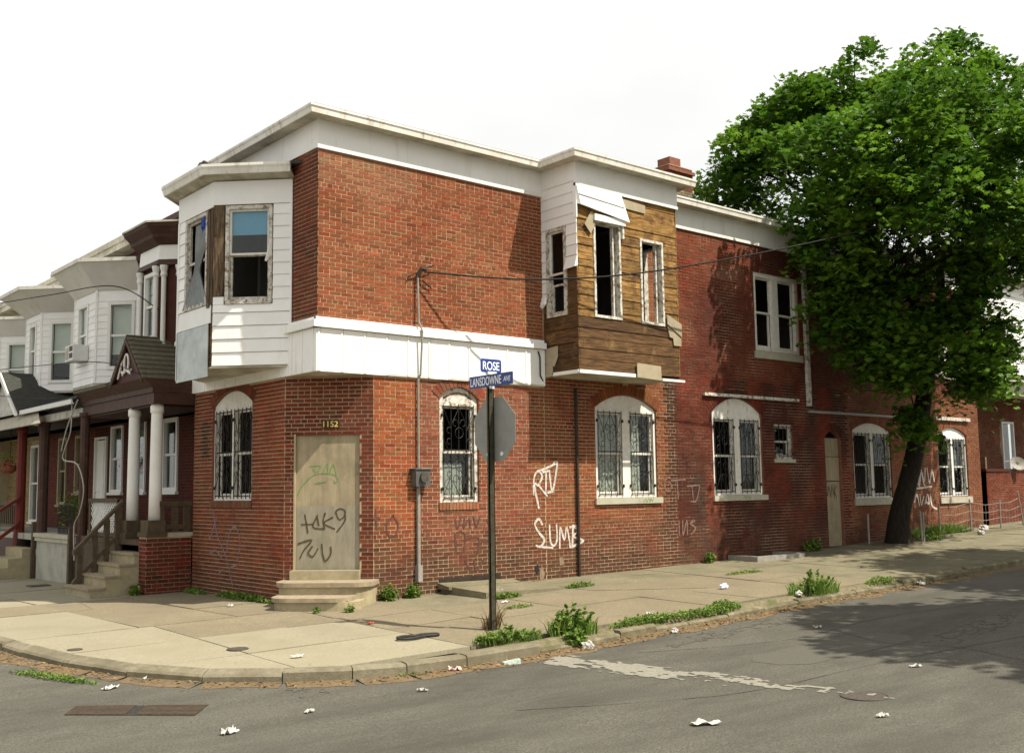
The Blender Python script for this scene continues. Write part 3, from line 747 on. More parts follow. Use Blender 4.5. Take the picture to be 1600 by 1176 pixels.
# chimney
mb = []
chm = MB(); chm.box(10.85, 11.72, 2.0, 2.7, 7.8, 9.52); ch = chm.build('chimney', 'mortar', house)
cbl = []
CHS = Frame((10.85, 2.0, 0), (1, 0, 0), (0, -1, 0)); CHF = Frame((10.85, 2.0, 0), (0, 1, 0), (-1, 0, 0))
tc_ = lambda u, z: mixc((.30, .085, .05), (.20, .09, .07), random.random()) if z > 8.95 else (.30, .26, .21)
brick_field(cbl, CHS, 0, .87, 7.85, 9.5, [], tc_, dep=.012); brick_field(cbl, CHF, 0, .7, 7.85, 9.5, [], tc_, dep=.012)
emit_bricks(cbl, ch, 60)
mb = MB(); mb.box(11.0, 11.40, 2.1, 2.5, 9.52, 9.76); mb.build('chimney_pot', 'reveal', ch)
mb = MB(); mb.box(10.80, 11.77, 1.95, 2.75, 9.36, 9.44); mb.build('chimney_cap', 'reveal', ch)

def scroll(fr, u, z, r, side, d):
    pts = []
    for k in range(10):
        a = k/9*1.6*math.pi; q = r*(1-.55*k/9); pts.append(fr.P(u+side*(r-q*math.cos(a)), z+q*math.sin(a)*1.3, d))
    return pts
def grille(fr, u0, u1, z0, z1, d, parent, name='window_grille'):
    mb = MB(); w = u1-u0; r = .0085; c = (u0+u1)/2; H = z1-z0
    for k in range(5): mb.tube([fr.P(u0+w*k/4, z0, d), fr.P(u0+w*k/4, z1, d)], r, 4)
    for z in (z0+.05, z1-.04): mb.tube([fr.P(u0-.01, z, d), fr.P(u1+.01, z, d)], r, 4)
    if H > 1.2:
        zm = z0+H*.52; mb.tube([fr.P(u0-.01, zm, d), fr.P(u1+.01, zm, d)], r*1.2, 4)
        q = w/4
        for zz, s in ((z0+.08, 1), (z1-.06, -1)):
            for sgn in (-1, 1):
                mb.tube([fr.P(c, zz, d+.01), fr.P(c+sgn*q*.9, zz+s*H*.16, d+.01)], r*.8, 4)
                mb.tube([fr.P(c+sgn*q*2, zz+s*.02, d+.01), fr.P(c+sgn*q*1.5, zz+s*H*.13, d+.01), fr.P(c+sgn*q, zz+s*H*.24, d+.01)], r*.8, 4)
                mb.tube(scroll(fr, c+sgn*q*.1, zz+s*H*.17, q*.42, sgn, d+.01), r*.75, 4)
        for zz in (z0+H*.36, z0+H*.70):
            mb.tube([fr.P(c+q*.55*math.cos(a), zz+H*.055*math.sin(a), d+.012) for a in np.linspace(0, 2*math.pi, 11)], r*.75, 4)
            for sgn in (-1, 1):
                mb.tube(scroll(fr, c+sgn*q, zz+.03, q*.36, sgn, d+.01), r*.75, 4); mb.tube(scroll(fr, c+sgn*q, zz-.16, q*.36, sgn, d+.01), r*.75, 4)
        for sgn in (-1, 1):
            mb.tube([fr.P(c+sgn*q*2, zm-H*.1, d+.01), fr.P(c+sgn*q*1.4, zm, d+.01), fr.P(c+sgn*q*2, zm+H*.1, d+.01)], r*.75, 4)
    for z in (z0+H*.12, z1-H*.12):
        for u in (u0-.045, u1+.02): mb.fbox(fr, u, u+.028, z-.03, z+.03, d-.012, d+.012)
    return mb.build(name, 'iron', parent)
def rail_frame(mb, fr, u0, u1, z0, z1, t, d0, d1, tb=None, tt=None):
    tb = tb or t; tt = tt or t
    mb.fbox(fr, u0, u0+t, z0, z1, d0, d1); mb.fbox(fr, u1-t, u1, z0, z1, d0, d1)
    mb.fbox(fr, u0+t, u1-t, z0, z0+tb, d0+.001, d1-.001); mb.fbox(fr, u0+t, u1-t, z1-tt, z1, d0+.001, d1-.001)
def sash_pair(fr, u0, u1, z0, z1, d, parent, m, pane_up=True, pane_lo=True, meet=.5, t=.042):
    zm = z0+(z1-z0)*meet
    mb = MB(); rail_frame(mb, fr, u0, u1, zm-.02, z1, t, d-.02, d+.018); s1 = mb.build('sash', m, parent)
    mb = MB(); rail_frame(mb, fr, u0+.002, u1-.002, z0, zm+.02, t, d-.062, d-.024, tb=.06); mb.build('sash', m, parent)
    if pane_up: MB().fbox(fr, u0+t-.004, u1-t+.004, zm+.015, z1-t+.004, d-.004, d+.002).build('pane', 'glass', parent)
    if pane_lo: MB().fbox(fr, u0+t-.004, u1-t+.004, z0+.05, zm-.015, d-.046, d-.040).build('pane', 'glass', parent)
def curtain(fr, u0, u1, z0, z1, d, parent, m='dim_curtain', name='curtain', amp=.02, nfold=5):
    mb = MB(); n = nfold*6; vs = []
    for z in (z0, (z0+z1)/2, z1):
        for k in range(n+1):
            t = k/n; vs.append(fr.P(u0+(u1-u0)*t, z, d+amp*math.sin(t*nfold*2*math.pi+z)))
    fs = [[j*(n+1)+k, j*(n+1)+k+1, (j+1)*(n+1)+k+1, (j+1)*(n+1)+k] for j in range(2) for k in range(n)]
    mb.add(vs, fs); return mb.build(name, m, parent, smooth=True)
def arched_window(fr, o, paint, nlight, mull, head, parent, sill=None, cas=.085, bars=True, gaps=()):
    """casing with an arched header board, sashes, panes, grilles and a stone sill"""
    a, b, z0, sp, rise = o
    mb = MB()
    zh = head
    pts = [(a+.005, zh), (b-.005, zh)]+[(b-(b-a)*k/12, arch_z(b-(b-a)*k/12, a, b, sp, rise)-.006) for k in range(0, 13)]
    pts[2] = (b-.005, sp); pts[-1] = (a+.005, sp)
    mb.prism(fr, pts, -.09, -.045)
    mb.fbox(fr, a+.005, a+cas, z0, zh, -.10, -.035); mb.fbox(fr, b-cas, b-.005, z0, zh, -.10, -.035)
    mb.fbox(fr, a+cas, b-cas, z0+.002, z0+.06, -.10, -.03); mb.fbox(fr, a+cas, b-cas, zh-.06, zh, -.098, -.038)
    lights = []
    inner0, inner1 = a+cas, b-cas
    if nlight == 2:
        c = (inner0+inner1)/2; mb.fbox(fr, c-mull/2, c+mull/2, z0+.06, zh-.06, -.10, -.032)
        lights = [(inner0, c-mull/2), (c+mull/2, inner1)]
    else: lights = [(inner0, inner1)]
    w = mb.build('window', paint, parent)
    for i, (p, q) in enumerate(lights):
        sash_pair(fr, p+.004, q-.004, z0+.062, zh-.062, -.095, w, paint, pane_up=(i, 'u') not in gaps, pane_lo=(i, 'l') not in gaps)
        if bars: grille(fr, p+.015, q-.015, z0+.03, zh-.03, -.015, w)
    if sill: MB().fbox(fr, a-.05, b+.09, z0-sill, z0-.003, -.08, .055).build('sill', 'sill_stone', w)
    return w
w = arched_window(SIDE, W1, 'peeling_paint', 1, 0, 3.17, house, gaps=((0, 'u'),))
curtain(SIDE, 2.46, 3.0, 1.5, 2.12, -.2, w, 'paper_grey', 'window_board', amp=.004, nfold=2)
mb = MB(); mb.tube([SIDE.P(2.5, 3.25, -.04), SIDE.P(2.65, 3.33, -.038), SIDE.P(2.81, 3.35, -.036), SIDE.P(2.97, 3.33, -.038), SIDE.P(3.12, 3.25, -.04)], .02, 5); mb.build('carved_trim', 'rotten_wood', w)
w = arched_window(SIDE, W2, 'white_paint', 2, .23, 3.20, house, sill=.12)
curtain(SIDE, 6.2, 6.92, 1.5, 3.2, -.185, w, 'paper_white', nfold=4, amp=.012); curtain(SIDE, 7.10, 7.55, 1.5, 3.2, -.185, w, 'paper_white', nfold=3, amp=.012)
w = arched_window(SIDE, W3, 'white_paint', 2, .22, 3.17, house, sill=.12, gaps=((0, 'l'), (0, 'u')))
curtain(SIDE, 9.8, 10.05, 1.6, 3.15, -.26, w, nfold=3)
strokes('graffiti', 'spray_green', SIDE, [[(7.42, 1.37), (7.47, 1.43), (7.5, 1.36), (7.55, 1.43), (7.57, 1.36)], [(7.6, 1.36), (7.61, 1.43), (7.66, 1.37), (7.69, 1.43)]], .014, .0585, house)
strokes('graffiti', 'spray_green', SIDE, [[(10.62, 1.37), (10.66, 1.43), (10.7, 1.36), (10.75, 1.43), (10.79, 1.36)], [(10.82, 1.43), (10.85, 1.36), (10.9, 1.42)]], .014, .0585, house)
mb = MB(); rail_frame(mb, SIDE, WS[0], WS[1], WS[2], WS[3], .05, -.10, -.03); w = mb.build('window', 'peeling_paint', house)
sash_pair(SIDE, WS[0]+.05, WS[1]-.05, WS[2]+.05, WS[3]-.05, -.09, w, 'peeling_paint'); grille(SIDE, WS[0]+.05, WS[1]-.05, WS[2]+.03, WS[3]-.03, -.01, w)
MB().fbox(SIDE, WS[0]-.04, WS[1]+.04, WS[2]-.08, WS[2]-.003, -.08, .04).build('sill', 'sill_stone', w)
w = arched_window(SIDE, W4, 'white_paint', 2, .16, 2.98, house, sill=.17, gaps=((0, 'u'), (0, 'l'), (1, 'l')))
curtain(SIDE, 16.15, 16.45, 1.4, 2.9, -.30, w, nfold=3)
w = arched_window(SIDE, W5, 'clean_white', 2, .14, 2.93, house, sill=.17, gaps=((0, 'u'), (0, 'l'), (1, 'l')))
curtain(SIDE, 20.3, 20.8, 2.0, 2.9, -.24, w, nfold=3)
# the front arched window with its flat cream header
w = arched_window(FRONT, FW, 'white_paint', 2, .10, 3.18, house, gaps=((0, 'u'), (0, 'l'), (1, 'u'), (1, 'l')))
# upper sash windows
for o in (UA, UB):
    a, b, z0, z1, _ = o
    mb = MB(); rail_frame(mb, SIDE, a, b, z0, z1, .10, -.11, -.02); c = (a+b)/2-.02; mb.fbox(SIDE, c-.11, c+.11, z0+.1, z1-.1, -.11, -.018)
    w = mb.build('window', 'white_paint', house)
    for p, q in ((a+.1, c-.11), (c+.11, b-.1)): sash_pair(SIDE, p+.003, q-.003, z0+.1, z1-.1, -.1, w, 'white_paint', pane_up=(o is UB), pane_lo=(o is UB))
    MB().fbox(SIDE, a-.06, b+.06, z0-.17, z0-.003, -.08, .05).build('sill', 'sill_stone', w)
# boarded back door
mb = MB(); a, b, z0, sp, rise = DR
mb.fbox(SIDE, a+.01, b-.01, .16, 1.72, -.11, -.08); d = mb.build('boarded_door', 'plywood', house)
MB().fbox(SIDE, a+.012, b-.012, 1.74, 2.32, -.112, -.075).build('plywood_board', 'plywood', d); MB().fbox(SIDE, a+.012, b-.012, 2.335, 2.78, -.112, -.078).build('plywood_board', 'plywood', d)
strokes('graffiti', 'spray_black', SIDE, [[(14.0, 1.62), (14.06, 1.38), (14.12, 1.6), (14.19, 1.35)], [(14.2, 1.35), (14.27, 1.62), (14.33, 1.4)], [(14.36, 1.65), (14.36, 1.3)], [(14.45, 1.6), (14.37, 1.47), (14.46, 1.33)]], .025, -.0745, d)
MB().fbox(SIDE, 13.95, 15.0, .06, .14, -.02, .30).build('door_step', 'sill_stone', house)
# plywood over the corner door
a, b, z0, z1, _ = DOOR
mb = MB(); mb.fbox(CH, a+.02, b-.01, z0+.005, 1.42, -.055, -.03); bd = mb.build('plywood_board', 'plywood_grey', house)
MB().fbox(CH, a+.02, b-.01, 1.42, z1-.01, -.0545, -.0305).build('plywood_board', 'plywood', bd)
mb = MB(); mb.fbox(CH, a-.012, a+.018, z0, z1, -.03, .012); mb.build('door_stop', 'tan_frame', house)
du = lambda zx, zy: (a+.02+(zx-460)/722*(b-a-.03), 2.6-(zy)/1.0)
def dpt(X, Y):    # a place on the board: X along it, Y down it, both 0..1
    return (a+.02+X*(b-a-.03), z1-Y*(z1-z0))
B1 = [[(.14, .565), (.17, .64), (.19, .69)], [(.09, .632), (.28, .63)], [(.34, .57), (.27, .65), (.45, .665)], [(.33, .575), (.36, .64)], [(.46, .555), (.43, .61), (.45, .66)], [(.58, .585), (.44, .625), (.61, .665)],
      [(.70, .525), (.63, .545), (.68, .60), (.76, .58), (.77, .54), (.70, .525)], [(.77, .56), (.77, .61), (.65, .685)]]
B2 = [[(.04, .765), (.25, .74), (.13, .81), (.07, .865)], [(.26, .785), (.20, .83), (.27, .855), (.35, .80)], [(.41, .77), (.43, .85), (.47, .885), (.55, .84), (.55, .79)]]
strokes('graffiti', 'spray_black', CH, [[dpt(*p) for p in l] for l in B1], .026, -.0275, bd)
strokes('graffiti', 'spray_black', CH, [[dpt(*p) for p in l] for l in B2], .026, -.0250, bd)
G1 = [[(.02, .43), (.10, .36), (.30, .285), (.58, .285), (.66, .32), (.62, .345), (.60, .33)], [(.26, .235), (.30, .27)], [(.22, .225), (.38, .225), (.34, .265)], [(.42, .275), (.49, .21), (.50, .28)], [(.53, .275), (.58, .215), (.62, .26), (.64, .30)], [(.30, .345), (.48, .335)], [(.36, .338), (.38, .352)]]
strokes('graffiti', 'spray_green', CH, [[dpt(*p) for p in l] for l in G1], .015, -.0275, bd)
CHN = CH
nb = MB(); nb.fbox(CH, .635, .915, 2.695, 2.82, .012, .022); nb = nb.build('number_plate', 'dark_plate', house)
text_mesh('house_number', '1152', CH, .775, 2.757, .10, .0235, 'brass', nb, width=.25, bold=.02)
# rounded corner steps
def step_plan(ul, ur, dep, rad, grow=0):
    pts = [(ul-grow, 0), (ur+grow, 0)]; pts += [(ur+grow, dep+grow-rad)]
    pts += [(ur+grow-rad+rad*math.cos(t), dep+grow-rad+rad*math.sin(t)) for t in np.linspace(.2, math.pi/2, 5)]
    pts += [(ul-grow+rad-rad*math.sin(t), dep+grow-rad+rad*math.cos(t)) for t in np.linspace(0, math.pi/2-.2, 5)]+[(ul-grow, dep+grow-rad)]
    return [tuple(CH.P(u, 0, d)[:2]) for u, d in pts]
c0 = CHL/2
MB().plan(step_plan(c0-.62, c0+.74, 1.12, .30), -.4, -.005).build('step', 'step_stone', house)
MB().plan(step_plan(c0-.62, c0+.58, 1.12, .30, .035), -.004, .058).build('tread', 'tread_stone', house)
MB().plan(step_plan(c0-.70, c0+.80, .62, .28), -.3, .175).build('step', 'step_stone', house)
MB().plan(step_plan(c0-.70, c0+.80, .62, .28, .035), .176, .245).build('tread', 'tread_stone', house)
MB().fbox(CH, DOOR[0]-.03, DOOR[1]+.02, .10, .395, .012, .14).build('door_sill', 'step_stone', house)
# graffiti on the walls (u, z) as read from the wall
def G(name, m, lines, w, fr=SIDE, d=.0098): return strokes('graffiti', m, fr, lines, w*1.12, d, house)
G('r', 'spray_white', [[(4.50, 1.50), (4.52, 1.85), (4.62, 1.97), (4.72, 1.88), (4.62, 1.72), (4.52, 1.74), (4.60, 1.40), (4.62, 1.30)], [(4.62, 1.72), (4.83, 1.52)], [(4.80, 1.55), (4.82, 1.95)], [(4.74, 1.96), (4.90, 1.98)], [(4.90, 1.98), (4.97, 1.6), (5.10, 2.10), (5.02, 2.13)], [(4.62, 1.98), (4.8, 2.02), (5.1, 2.13)], [(5.03, 1.76), (5.04, 1.73)], [(4.86, 1.58), (4.98, 1.60)]], .04)
G('s', 'spray_white', [[(4.70, 1.00), (4.62, 1.10), (4.52, 1.00), (4.62, .85), (4.74, .72), (4.66, .60), (4.55, .62)], [(4.58, .60), (4.95, .56)], [(4.88, .98), (4.90, .68), (4.98, .60), (5.06, .70), (5.06, .98)], [(5.13, .55), (5.15, .92), (5.25, .70), (5.32, .92), (5.40, .55)], [(5.45, .55), (5.48, .95)], [(5.48, .95), (5.62, .85), (5.48, .75), (5.74, .66), (5.48, .57)], [(5.40, .92), (5.62, .95)]], .042)
G('f', 'spray_faint', [[(8.25, 1.85), (8.12, 1.80), (8.10, 1.62), (8.22, 1.56), (8.30, 1.68), (8.22, 1.76)], [(8.3, 1.78), (8.75, 1.80)], [(8.48, 1.78), (8.50, 1.40)], [(8.8, 1.66), (9.2, 1.68)], [(8.95, 1.66), (8.98, 1.36)], [(9.2, 1.66), (9.08, 1.36), (8.9, 1.34)]], .03)
G('f', 'spray_faint', [[(8.5, .95), (8.5, .65)], [(8.62, .95), (8.62, .65), (8.75, .95), (8.75, .65)], [(9.0, .93), (8.86, .88), (9.02, .78), (8.88, .66)]], .035)
G('k', 'spray_dark', [[(2.70, 1.15), (2.75, 1.0), (2.82, 1.17)], [(2.9, 1.16), (2.88, 1.0), (3.0, 1.14), (3.02, 1.0)], [(3.1, 1.17), (3.16, 1.02), (3.24, 1.17)], [(2.72, .62), (2.7, .9), (2.9, .9), (2.88, .6)], [(2.95, .8), (3.2, .82), (3.18, .55)], [(3.28, .76), (3.5, .76)], [(2.9, .45), (3.0, .28)], [(3.1, .45), (3.15, .25), (3.3, .42)], [(3.40, 1.12), (3.46, 1.02)]], .03)
G('o', 'spray_dark', [[(1.42, 1.25), (1.30, 1.12), (1.32, .95), (1.46, .92), (1.52, 1.1), (1.42, 1.25)], [(1.08, 1.35), (1.10, 1.05)], [(1.05, 1.2), (1.16, 1.22)]], .026)
G('v', 'spray_violet', [[(3.75, 1.35), (3.55, .9), (3.2, .55), (2.9, .05)], [(3.6, 1.2), (3.85, .85), (3.95, .95)], [(3.9, .55), (3.6, .62), (3.35, .50)], [(3.15, .6), (3.05, .95), (2.8, 1.05), (2.62, .8), (2.7, .5)], [(3.5, .2), (3.3, .3)], [(3.0, .35), (2.75, .4)]], .030, FRONT)
G('w', 'spray_white', [[(18.1, 2.05), (18.2, 1.6), (18.35, 2.05), (18.5, 1.6), (18.6, 2.05)], [(18.25, 1.55), (18.4, 1.95), (18.55, 1.55)], [(18.7, 2.05), (18.8, 1.65), (18.95, 2.0), (19.05, 1.7)], [(18.0, 1.5), (18.9, 1.56)], [(17.95, 1.15), (18.1, 1.35), (18.2, 1.05)], [(18.25, 1.35), (18.3, 1.08), (18.45, 1.3)], [(18.5, 1.1), (18.65, 1.35), (18.7, 1.1), (18.55, 1.15)], [(18.8, 1.35), (18.85, 1.05), (19.1, .95)]], .045)
# downpipes, ledges, conduit, meter
MB().tube([SIDE.P(5.585, ZB, .05), SIDE.P(5.585, zs(5.6, 0)-.05, .05)], .028, 8).build('drainpipe', 'dark_pipe', house)
MB().fbox(SIDE, 13.22, 13.34, 3.52, ZE-.2, .01, .09).build('downpipe', 'peeling_paint', house)
MB().fbox(SIDE, 9.40, 12.85, 3.60, 3.665, .008, .075).build('gutter_board', 'peeling_paint', house)
MB().fbox(SIDE, 13.27, 17.2, 3.36, 3.42, .008, .06).build('ledge', 'conduit', house)
MB().fbox(SIDE, 19.2, 21.15, 3.38, 3.47, .008, .08).build('ledge', 'peeling_paint', house)
mb = MB(); mb.tube([SIDE.P(1.90, .15, .05), SIDE.P(1.90, 1.72, .05)], .034, 8); mb.tube([SIDE.P(1.91, 2.0, .05), SIDE.P(1.91, 3.54, .05), SIDE.P(1.93, 3.60, .09), SIDE.P(1.935, 4.34, .145), SIDE.P(1.90, 4.5, .09), SIDE.P(1.90, 5.3, .06)], .019, 7); mb.fbox(SIDE, 1.86, 1.95, .15, .42, .0, .10); cd = mb.build('conduit', 'conduit', house)
mb = MB(); mb.tube([SIDE.P(1.9, 5.3, .06), SIDE.P(1.95, 5.42, .10), SIDE.P(2.03, 5.40, .14)], .04, 7)
mb.tube([SIDE.P(1.93, 5.40, .08), SIDE.P(2.1, 5.47, .1), SIDE.P(2.22, 5.52, .1)], .013, 5); mb.tube([SIDE.P(1.9, 5.36, .06), SIDE.P(1.72, 5.27, .05), SIDE.P(1.70, 5.2, .04)], .013, 5); mb.tube([SIDE.P(2.0, 5.24, .05), SIDE.P(2.2, 5.12, .04)], .013, 5); mb.build('weatherhead', 'dark_pipe', cd)
mb = MB(); mb.fbox(SIDE, 1.78, 2.07, 1.72, 2.0, .02, .16); mb.fbox(SIDE, 1.75, 2.10, 2.0, 2.02, .01, .18); mt = mb.build('electric_meter', 'meter_grey', house)
mb = MB(); n = 14; mb.prism(SIDE, [(1.925+.075*math.cos(2*math.pi*k/n), 1.87+.09*math.sin(2*math.pi*k/n)) for k in range(n)], .16, .21); mb.build('meter_dial', 'cast_iron', mt)
MB().tube([SIDE.P(4.62, 4.2, .07), SIDE.P(4.66, 4.1, .075), SIDE.P(4.66, 3.75, .075), SIDE.P(4.78, 3.62, .03)], .014, 5).build('loose_wire', 'cable_black', house)

def blob(name, m, uc, zc, ru, rz, d0=.003, d1=.012, n=15):
    MB().prism(SIDE, [(uc+ru*math.cos(2*math.pi*k/n)*random.uniform(.7, 1.2), zc+rz*math.sin(2*math.pi*k/n)*random.uniform(.7, 1.2)) for k in range(n)], d0, d1).build(name, m, house)
blob('broken_vent', 'cable_black', 4.56, .19, .05, .085, d1=.0125); blob('mortar_patch', 'stain_light', 4.68, .10, .06, .13, d1=.008); blob('mortar_patch', 'stain_light', 5.17, .30, .06, .09, d1=.008)  # vent: flat black patch, the dark inside of the hole put into colour
# ---- white front bay (canted)
BAYC = Frame((0, .84, 0), (-1, 1, 0), (-1, -1, 0)); BCL = .95*math.sqrt(2)
BAYF = Frame((-.95, 1.79, 0), (0, 1, 0), (-1, 0, 0)); BFL = 1.43
BAYL = Frame((-.95, 3.22, 0), (1, 1, 0), (-1, 1, 0))
bay_z0, bay_z1 = 3.74, 6.85
wc = (.34, 1.14, 4.78, 6.44, 0)      # window in the canted face
wf = (.22, 1.12, 4.80, 6.41, 0)      # window in the front face
mb = MB(); wall_sheet(mb, BAYC, 0, BCL, bay_z0, bay_z1, [(.34, 1.14, 4.78, 6.44, 0)]); wall_sheet(mb, BAYF, 0, BFL, bay_z0, bay_z1, [wf]); wall_sheet(mb, BAYL, 0, BCL, bay_z0, bay_z1, [])
mb.plan([(0, .86), (-.93, 1.79), (-.93, 3.2), (0, 4.14)], bay_z0+.0, bay_z0+.03)
fb = mb.build('bay_window', 'dark_plank', house)
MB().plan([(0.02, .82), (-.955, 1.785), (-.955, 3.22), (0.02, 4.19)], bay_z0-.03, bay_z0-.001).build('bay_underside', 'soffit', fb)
def board(fr, u0, u1, z0, z1, parent, m='siding', d=.008, lap=.022, name='siding_board'):
    j = random.uniform(-.002, .002)
    A = [fr.P(u0, z0, d), fr.P(u1, z0, d), fr.P(u1, z1, d), fr.P(u0, z1, d)]
    B = [fr.P(u0, z0, d+lap+j), fr.P(u1, z0, d+lap+j), fr.P(u1, z1, d+.005), fr.P(u0, z1, d+.005)]
    return MB().hexa(A, B).build(name, m, parent)
# frieze of the bay
MB().fbox(BAYC, 0, BCL+.012, 6.46, 6.86, .004, .030).build('bay_frieze', 'siding', fb)
MB().fbox(BAYF, -.012, BFL, 6.43, 6.86, .004, .030).build('bay_frieze', 'siding', fb)
zz = 4.64
for k in range(9):
    z1 = min(zz+.205, 6.455); board(BAYC, .03, .325, zz, z1, fb); zz += .205
    if zz > 6.44: break
zz = 3.745
for k, u1 in enumerate((BCL, BCL, BCL, BCL)):
    board(BAYC, .03, u1, zz, zz+.215, fb); zz += .222
board(BAYC, .03, .325, 4.633, 4.65, fb) if False else None
board(BAYC, .03, BCL, 4.633-.0, 4.765, fb)
board(BAYC, 1.16, BCL, 4.768, 4.90, fb, lap=.010)
for k in range(8):
    z0 = 4.80+k*.205; board(BAYF, 1.14, BFL-.04, z0, z0+.2, fb)
board(BAYF, .05, BFL-.04, 4.47, 4.79, fb)
MB().fbox(BAYF, BFL-.045, BFL+.01, 3.62, 6.43, .005, .034).build('corner_board', 'siding', fb)
MB().fbox(BAYC, 0, .032, 3.74, 6.46, .003, .034).build('corner_board', 'siding', fb)
MB().fbox(BAYF, .12, BFL-.02, 3.58, 4.46, .02, .034).build('sheet_panel', 'panel_grey', fb)
# rotten corner post boards
MB().fbox(BAYC, 1.14, 1.24, 4.80, 6.455, .002, .022).build('rotten_board', 'red_paint', fb) if False else None
MB().fbox(BAYC, 1.165, BCL+.004, 4.905, 6.455, .004, .026).build('rotten_board', 'rotten_wood', fb)
MB().fbox(BAYF, .004, .10, 4.78, 6.425, .004, .024).build('rotten_board', 'rotten_wood', fb)
MB().fbox(BAYF, .102, .205, 4.74, 6.425, .004, .034).build('rotten_board', 'rotten_wood', fb)
def bay_win(fr, o, m, t=.06): 
    mb = MB(); rail_frame(mb, fr, o[0], o[1], o[2], o[3], t, -.07, .032); return mb.build('window_frame', m, fb)
bay_win(BAYC, wc, 'peeling_paint'); bay_win(BAYF, wf, 'peeling_paint')
mb = MB(); rail_frame(mb, BAYC, .40, 1.08, 5.60, 6.38, .035, -.05, -.01); mb.build('sash', 'white_paint', fb)
mb = MB(); rail_frame(mb, BAYC, .405, 1.075, 4.84, 5.62, .035, -.09, -.055, tb=.06); mb.build('sash', 'peeling_paint', fb)
MB().fbox(BAYC, .43, 1.05, 5.63, 6.35, -.032, -.026).build('pane', 'glass', fb)
MB().fbox(BAYC, .43, 1.05, 5.95, 6.37, -.062, -.058).build('window_blind', 'blue_blind', fb)
MB().fbox(BAYC, .35, 1.13, 4.77, 4.84, .0, .04).build('sill', 'peeling_paint', fb)
MB().hexa([BAYC.P(.34, 5.6, .03), BAYC.P(.38, 5.58, .03), BAYC.P(.36, 5.85, .03), BAYC.P(.335, 5.85, .03)], [BAYC.P(.42, 5.46, .07), BAYC.P(.45, 5.48, .07), BAYC.P(.37, 5.85, .045), BAYC.P(.345, 5.85, .045)]).build('loose_trim', 'white_paint', fb)
mb = MB(); rail_frame(mb, BAYF, .28, 1.06, 5.60, 6.35, .04, -.06, -.02); mb.build('sash', 'peeling_paint', fb)
# torn curtain tied in the front-face window
mb = MB(); n = 26; vs = []
for j in range(15):
    t = j/14; z = 6.25-1.42*t
    wid = .42*(1-.9*abs(t-.0)) if t < .55 else .10+.55*(t-.55)/.45
    c = .40+.42*t if t < .55 else .63+.12*(t-.55)
    if t < .55: wid = .36-.26*t/.55
    for k in range(n+1):
        s = k/n-.5; vs.append(BAYF.P(c+s*wid*1.7, z, -.01+.03*math.sin(s*40+t*3)+.03*t))
mb.add(vs, [[j*(n+1)+k, j*(n+1)+k+1, (j+1)*(n+1)+k+1, (j+1)*(n+1)+k] for j in range(14) for k in range(n)]); mb.build('curtain', 'grey_cloth', fb, smooth=True)
mb = MB(); mb.hexa([BAYF.P(.30, 6.12, .0), BAYF.P(.46, 6.1, .0), BAYF.P(.42, 6.34, .0), BAYF.P(.29, 6.36, .0)], [BAYF.P(.33, 6.16, .05), BAYF.P(.43, 6.16, .05), BAYF.P(.40, 6.3, .05), BAYF.P(.32, 6.3, .05)]); mb.build('cloth_scrap', 'blue_cloth', fb)
# bay eave
bp_ = mitre([(.02, 4.17), (-.95, 3.22), (-.95, 1.79), (.02, .82)])
bp2 = [bp_[0], bp_[1], bp_[2], ((.02, .82), bp_[3][1])]
MB().sweep(bp2, [(-.05, 6.90), (-.05, 6.86), (.24, 6.94), (.24, 6.97)]).build('bay_soffit', 'soffit', fb)
MB().sweep(bp2, [(.24, 6.92), (.27, 6.92), (.29, 7.0), (.31, 7.04), (.31, 7.085), (.22, 7.085), (.22, 6.94)]).build('bay_gutter', 'eave_metal', fb)
mb = MB(); mb.plan([(.0, 4.5), (-1.2, 3.3), (-1.2, 1.7), (.0, .5)], 7.06, 7.10); mb.build('bay_roof', 'roof_tar', fb)
mb = MB(); mb.tube([(-1.12, 1.95, 7.08), (-1.13, 1.98, 7.20), (-1.13, 2.03, 7.16)], .035, 5); mb.tube([(-1.08, 1.72, 7.12), (-1.12, 1.86, 7.20), (-1.12, 1.98, 7.17)], .03, 5); mb.build('loose_flashing', 'cast_iron', fb)

# ---- timber side bay
SBF = Frame((4.83, -.95, 0), (1, 0, 0), (0, -1, 0)); SBW = 2.77
SBL = Frame((4.83, 0, 0), (0, -1, 0), (-1, 0, 0)); SBR = Frame((4.83+SBW, -.95, 0), (0, 1, 0), (1, 0, 0))
o1 = (.42, 1.14, 4.79, 6.62, 0); o2 = (1.68, 2.34, 4.78, 6.45, 0); oL = (.12, .67, 4.83, 6.52, 0); oR = (.10, .86, 4.80, 6.50, 0)
mb = MB(); IN = .03
def inset(fr): return Frame(fr.O-fr.n*IN, fr.u, fr.n)
for fr, ops, w in ((SBF, [o1, o2], SBW), (SBL, [oL], .95), (SBR, [oR], .95)): wall_sheet(mb, inset(fr), 0, w, 3.78, ZE, ops)
mb.box(4.86, 7.57, -.92, .0, 3.76, 3.80)
sb = mb.build('bay_window', 'dark_plank', house)
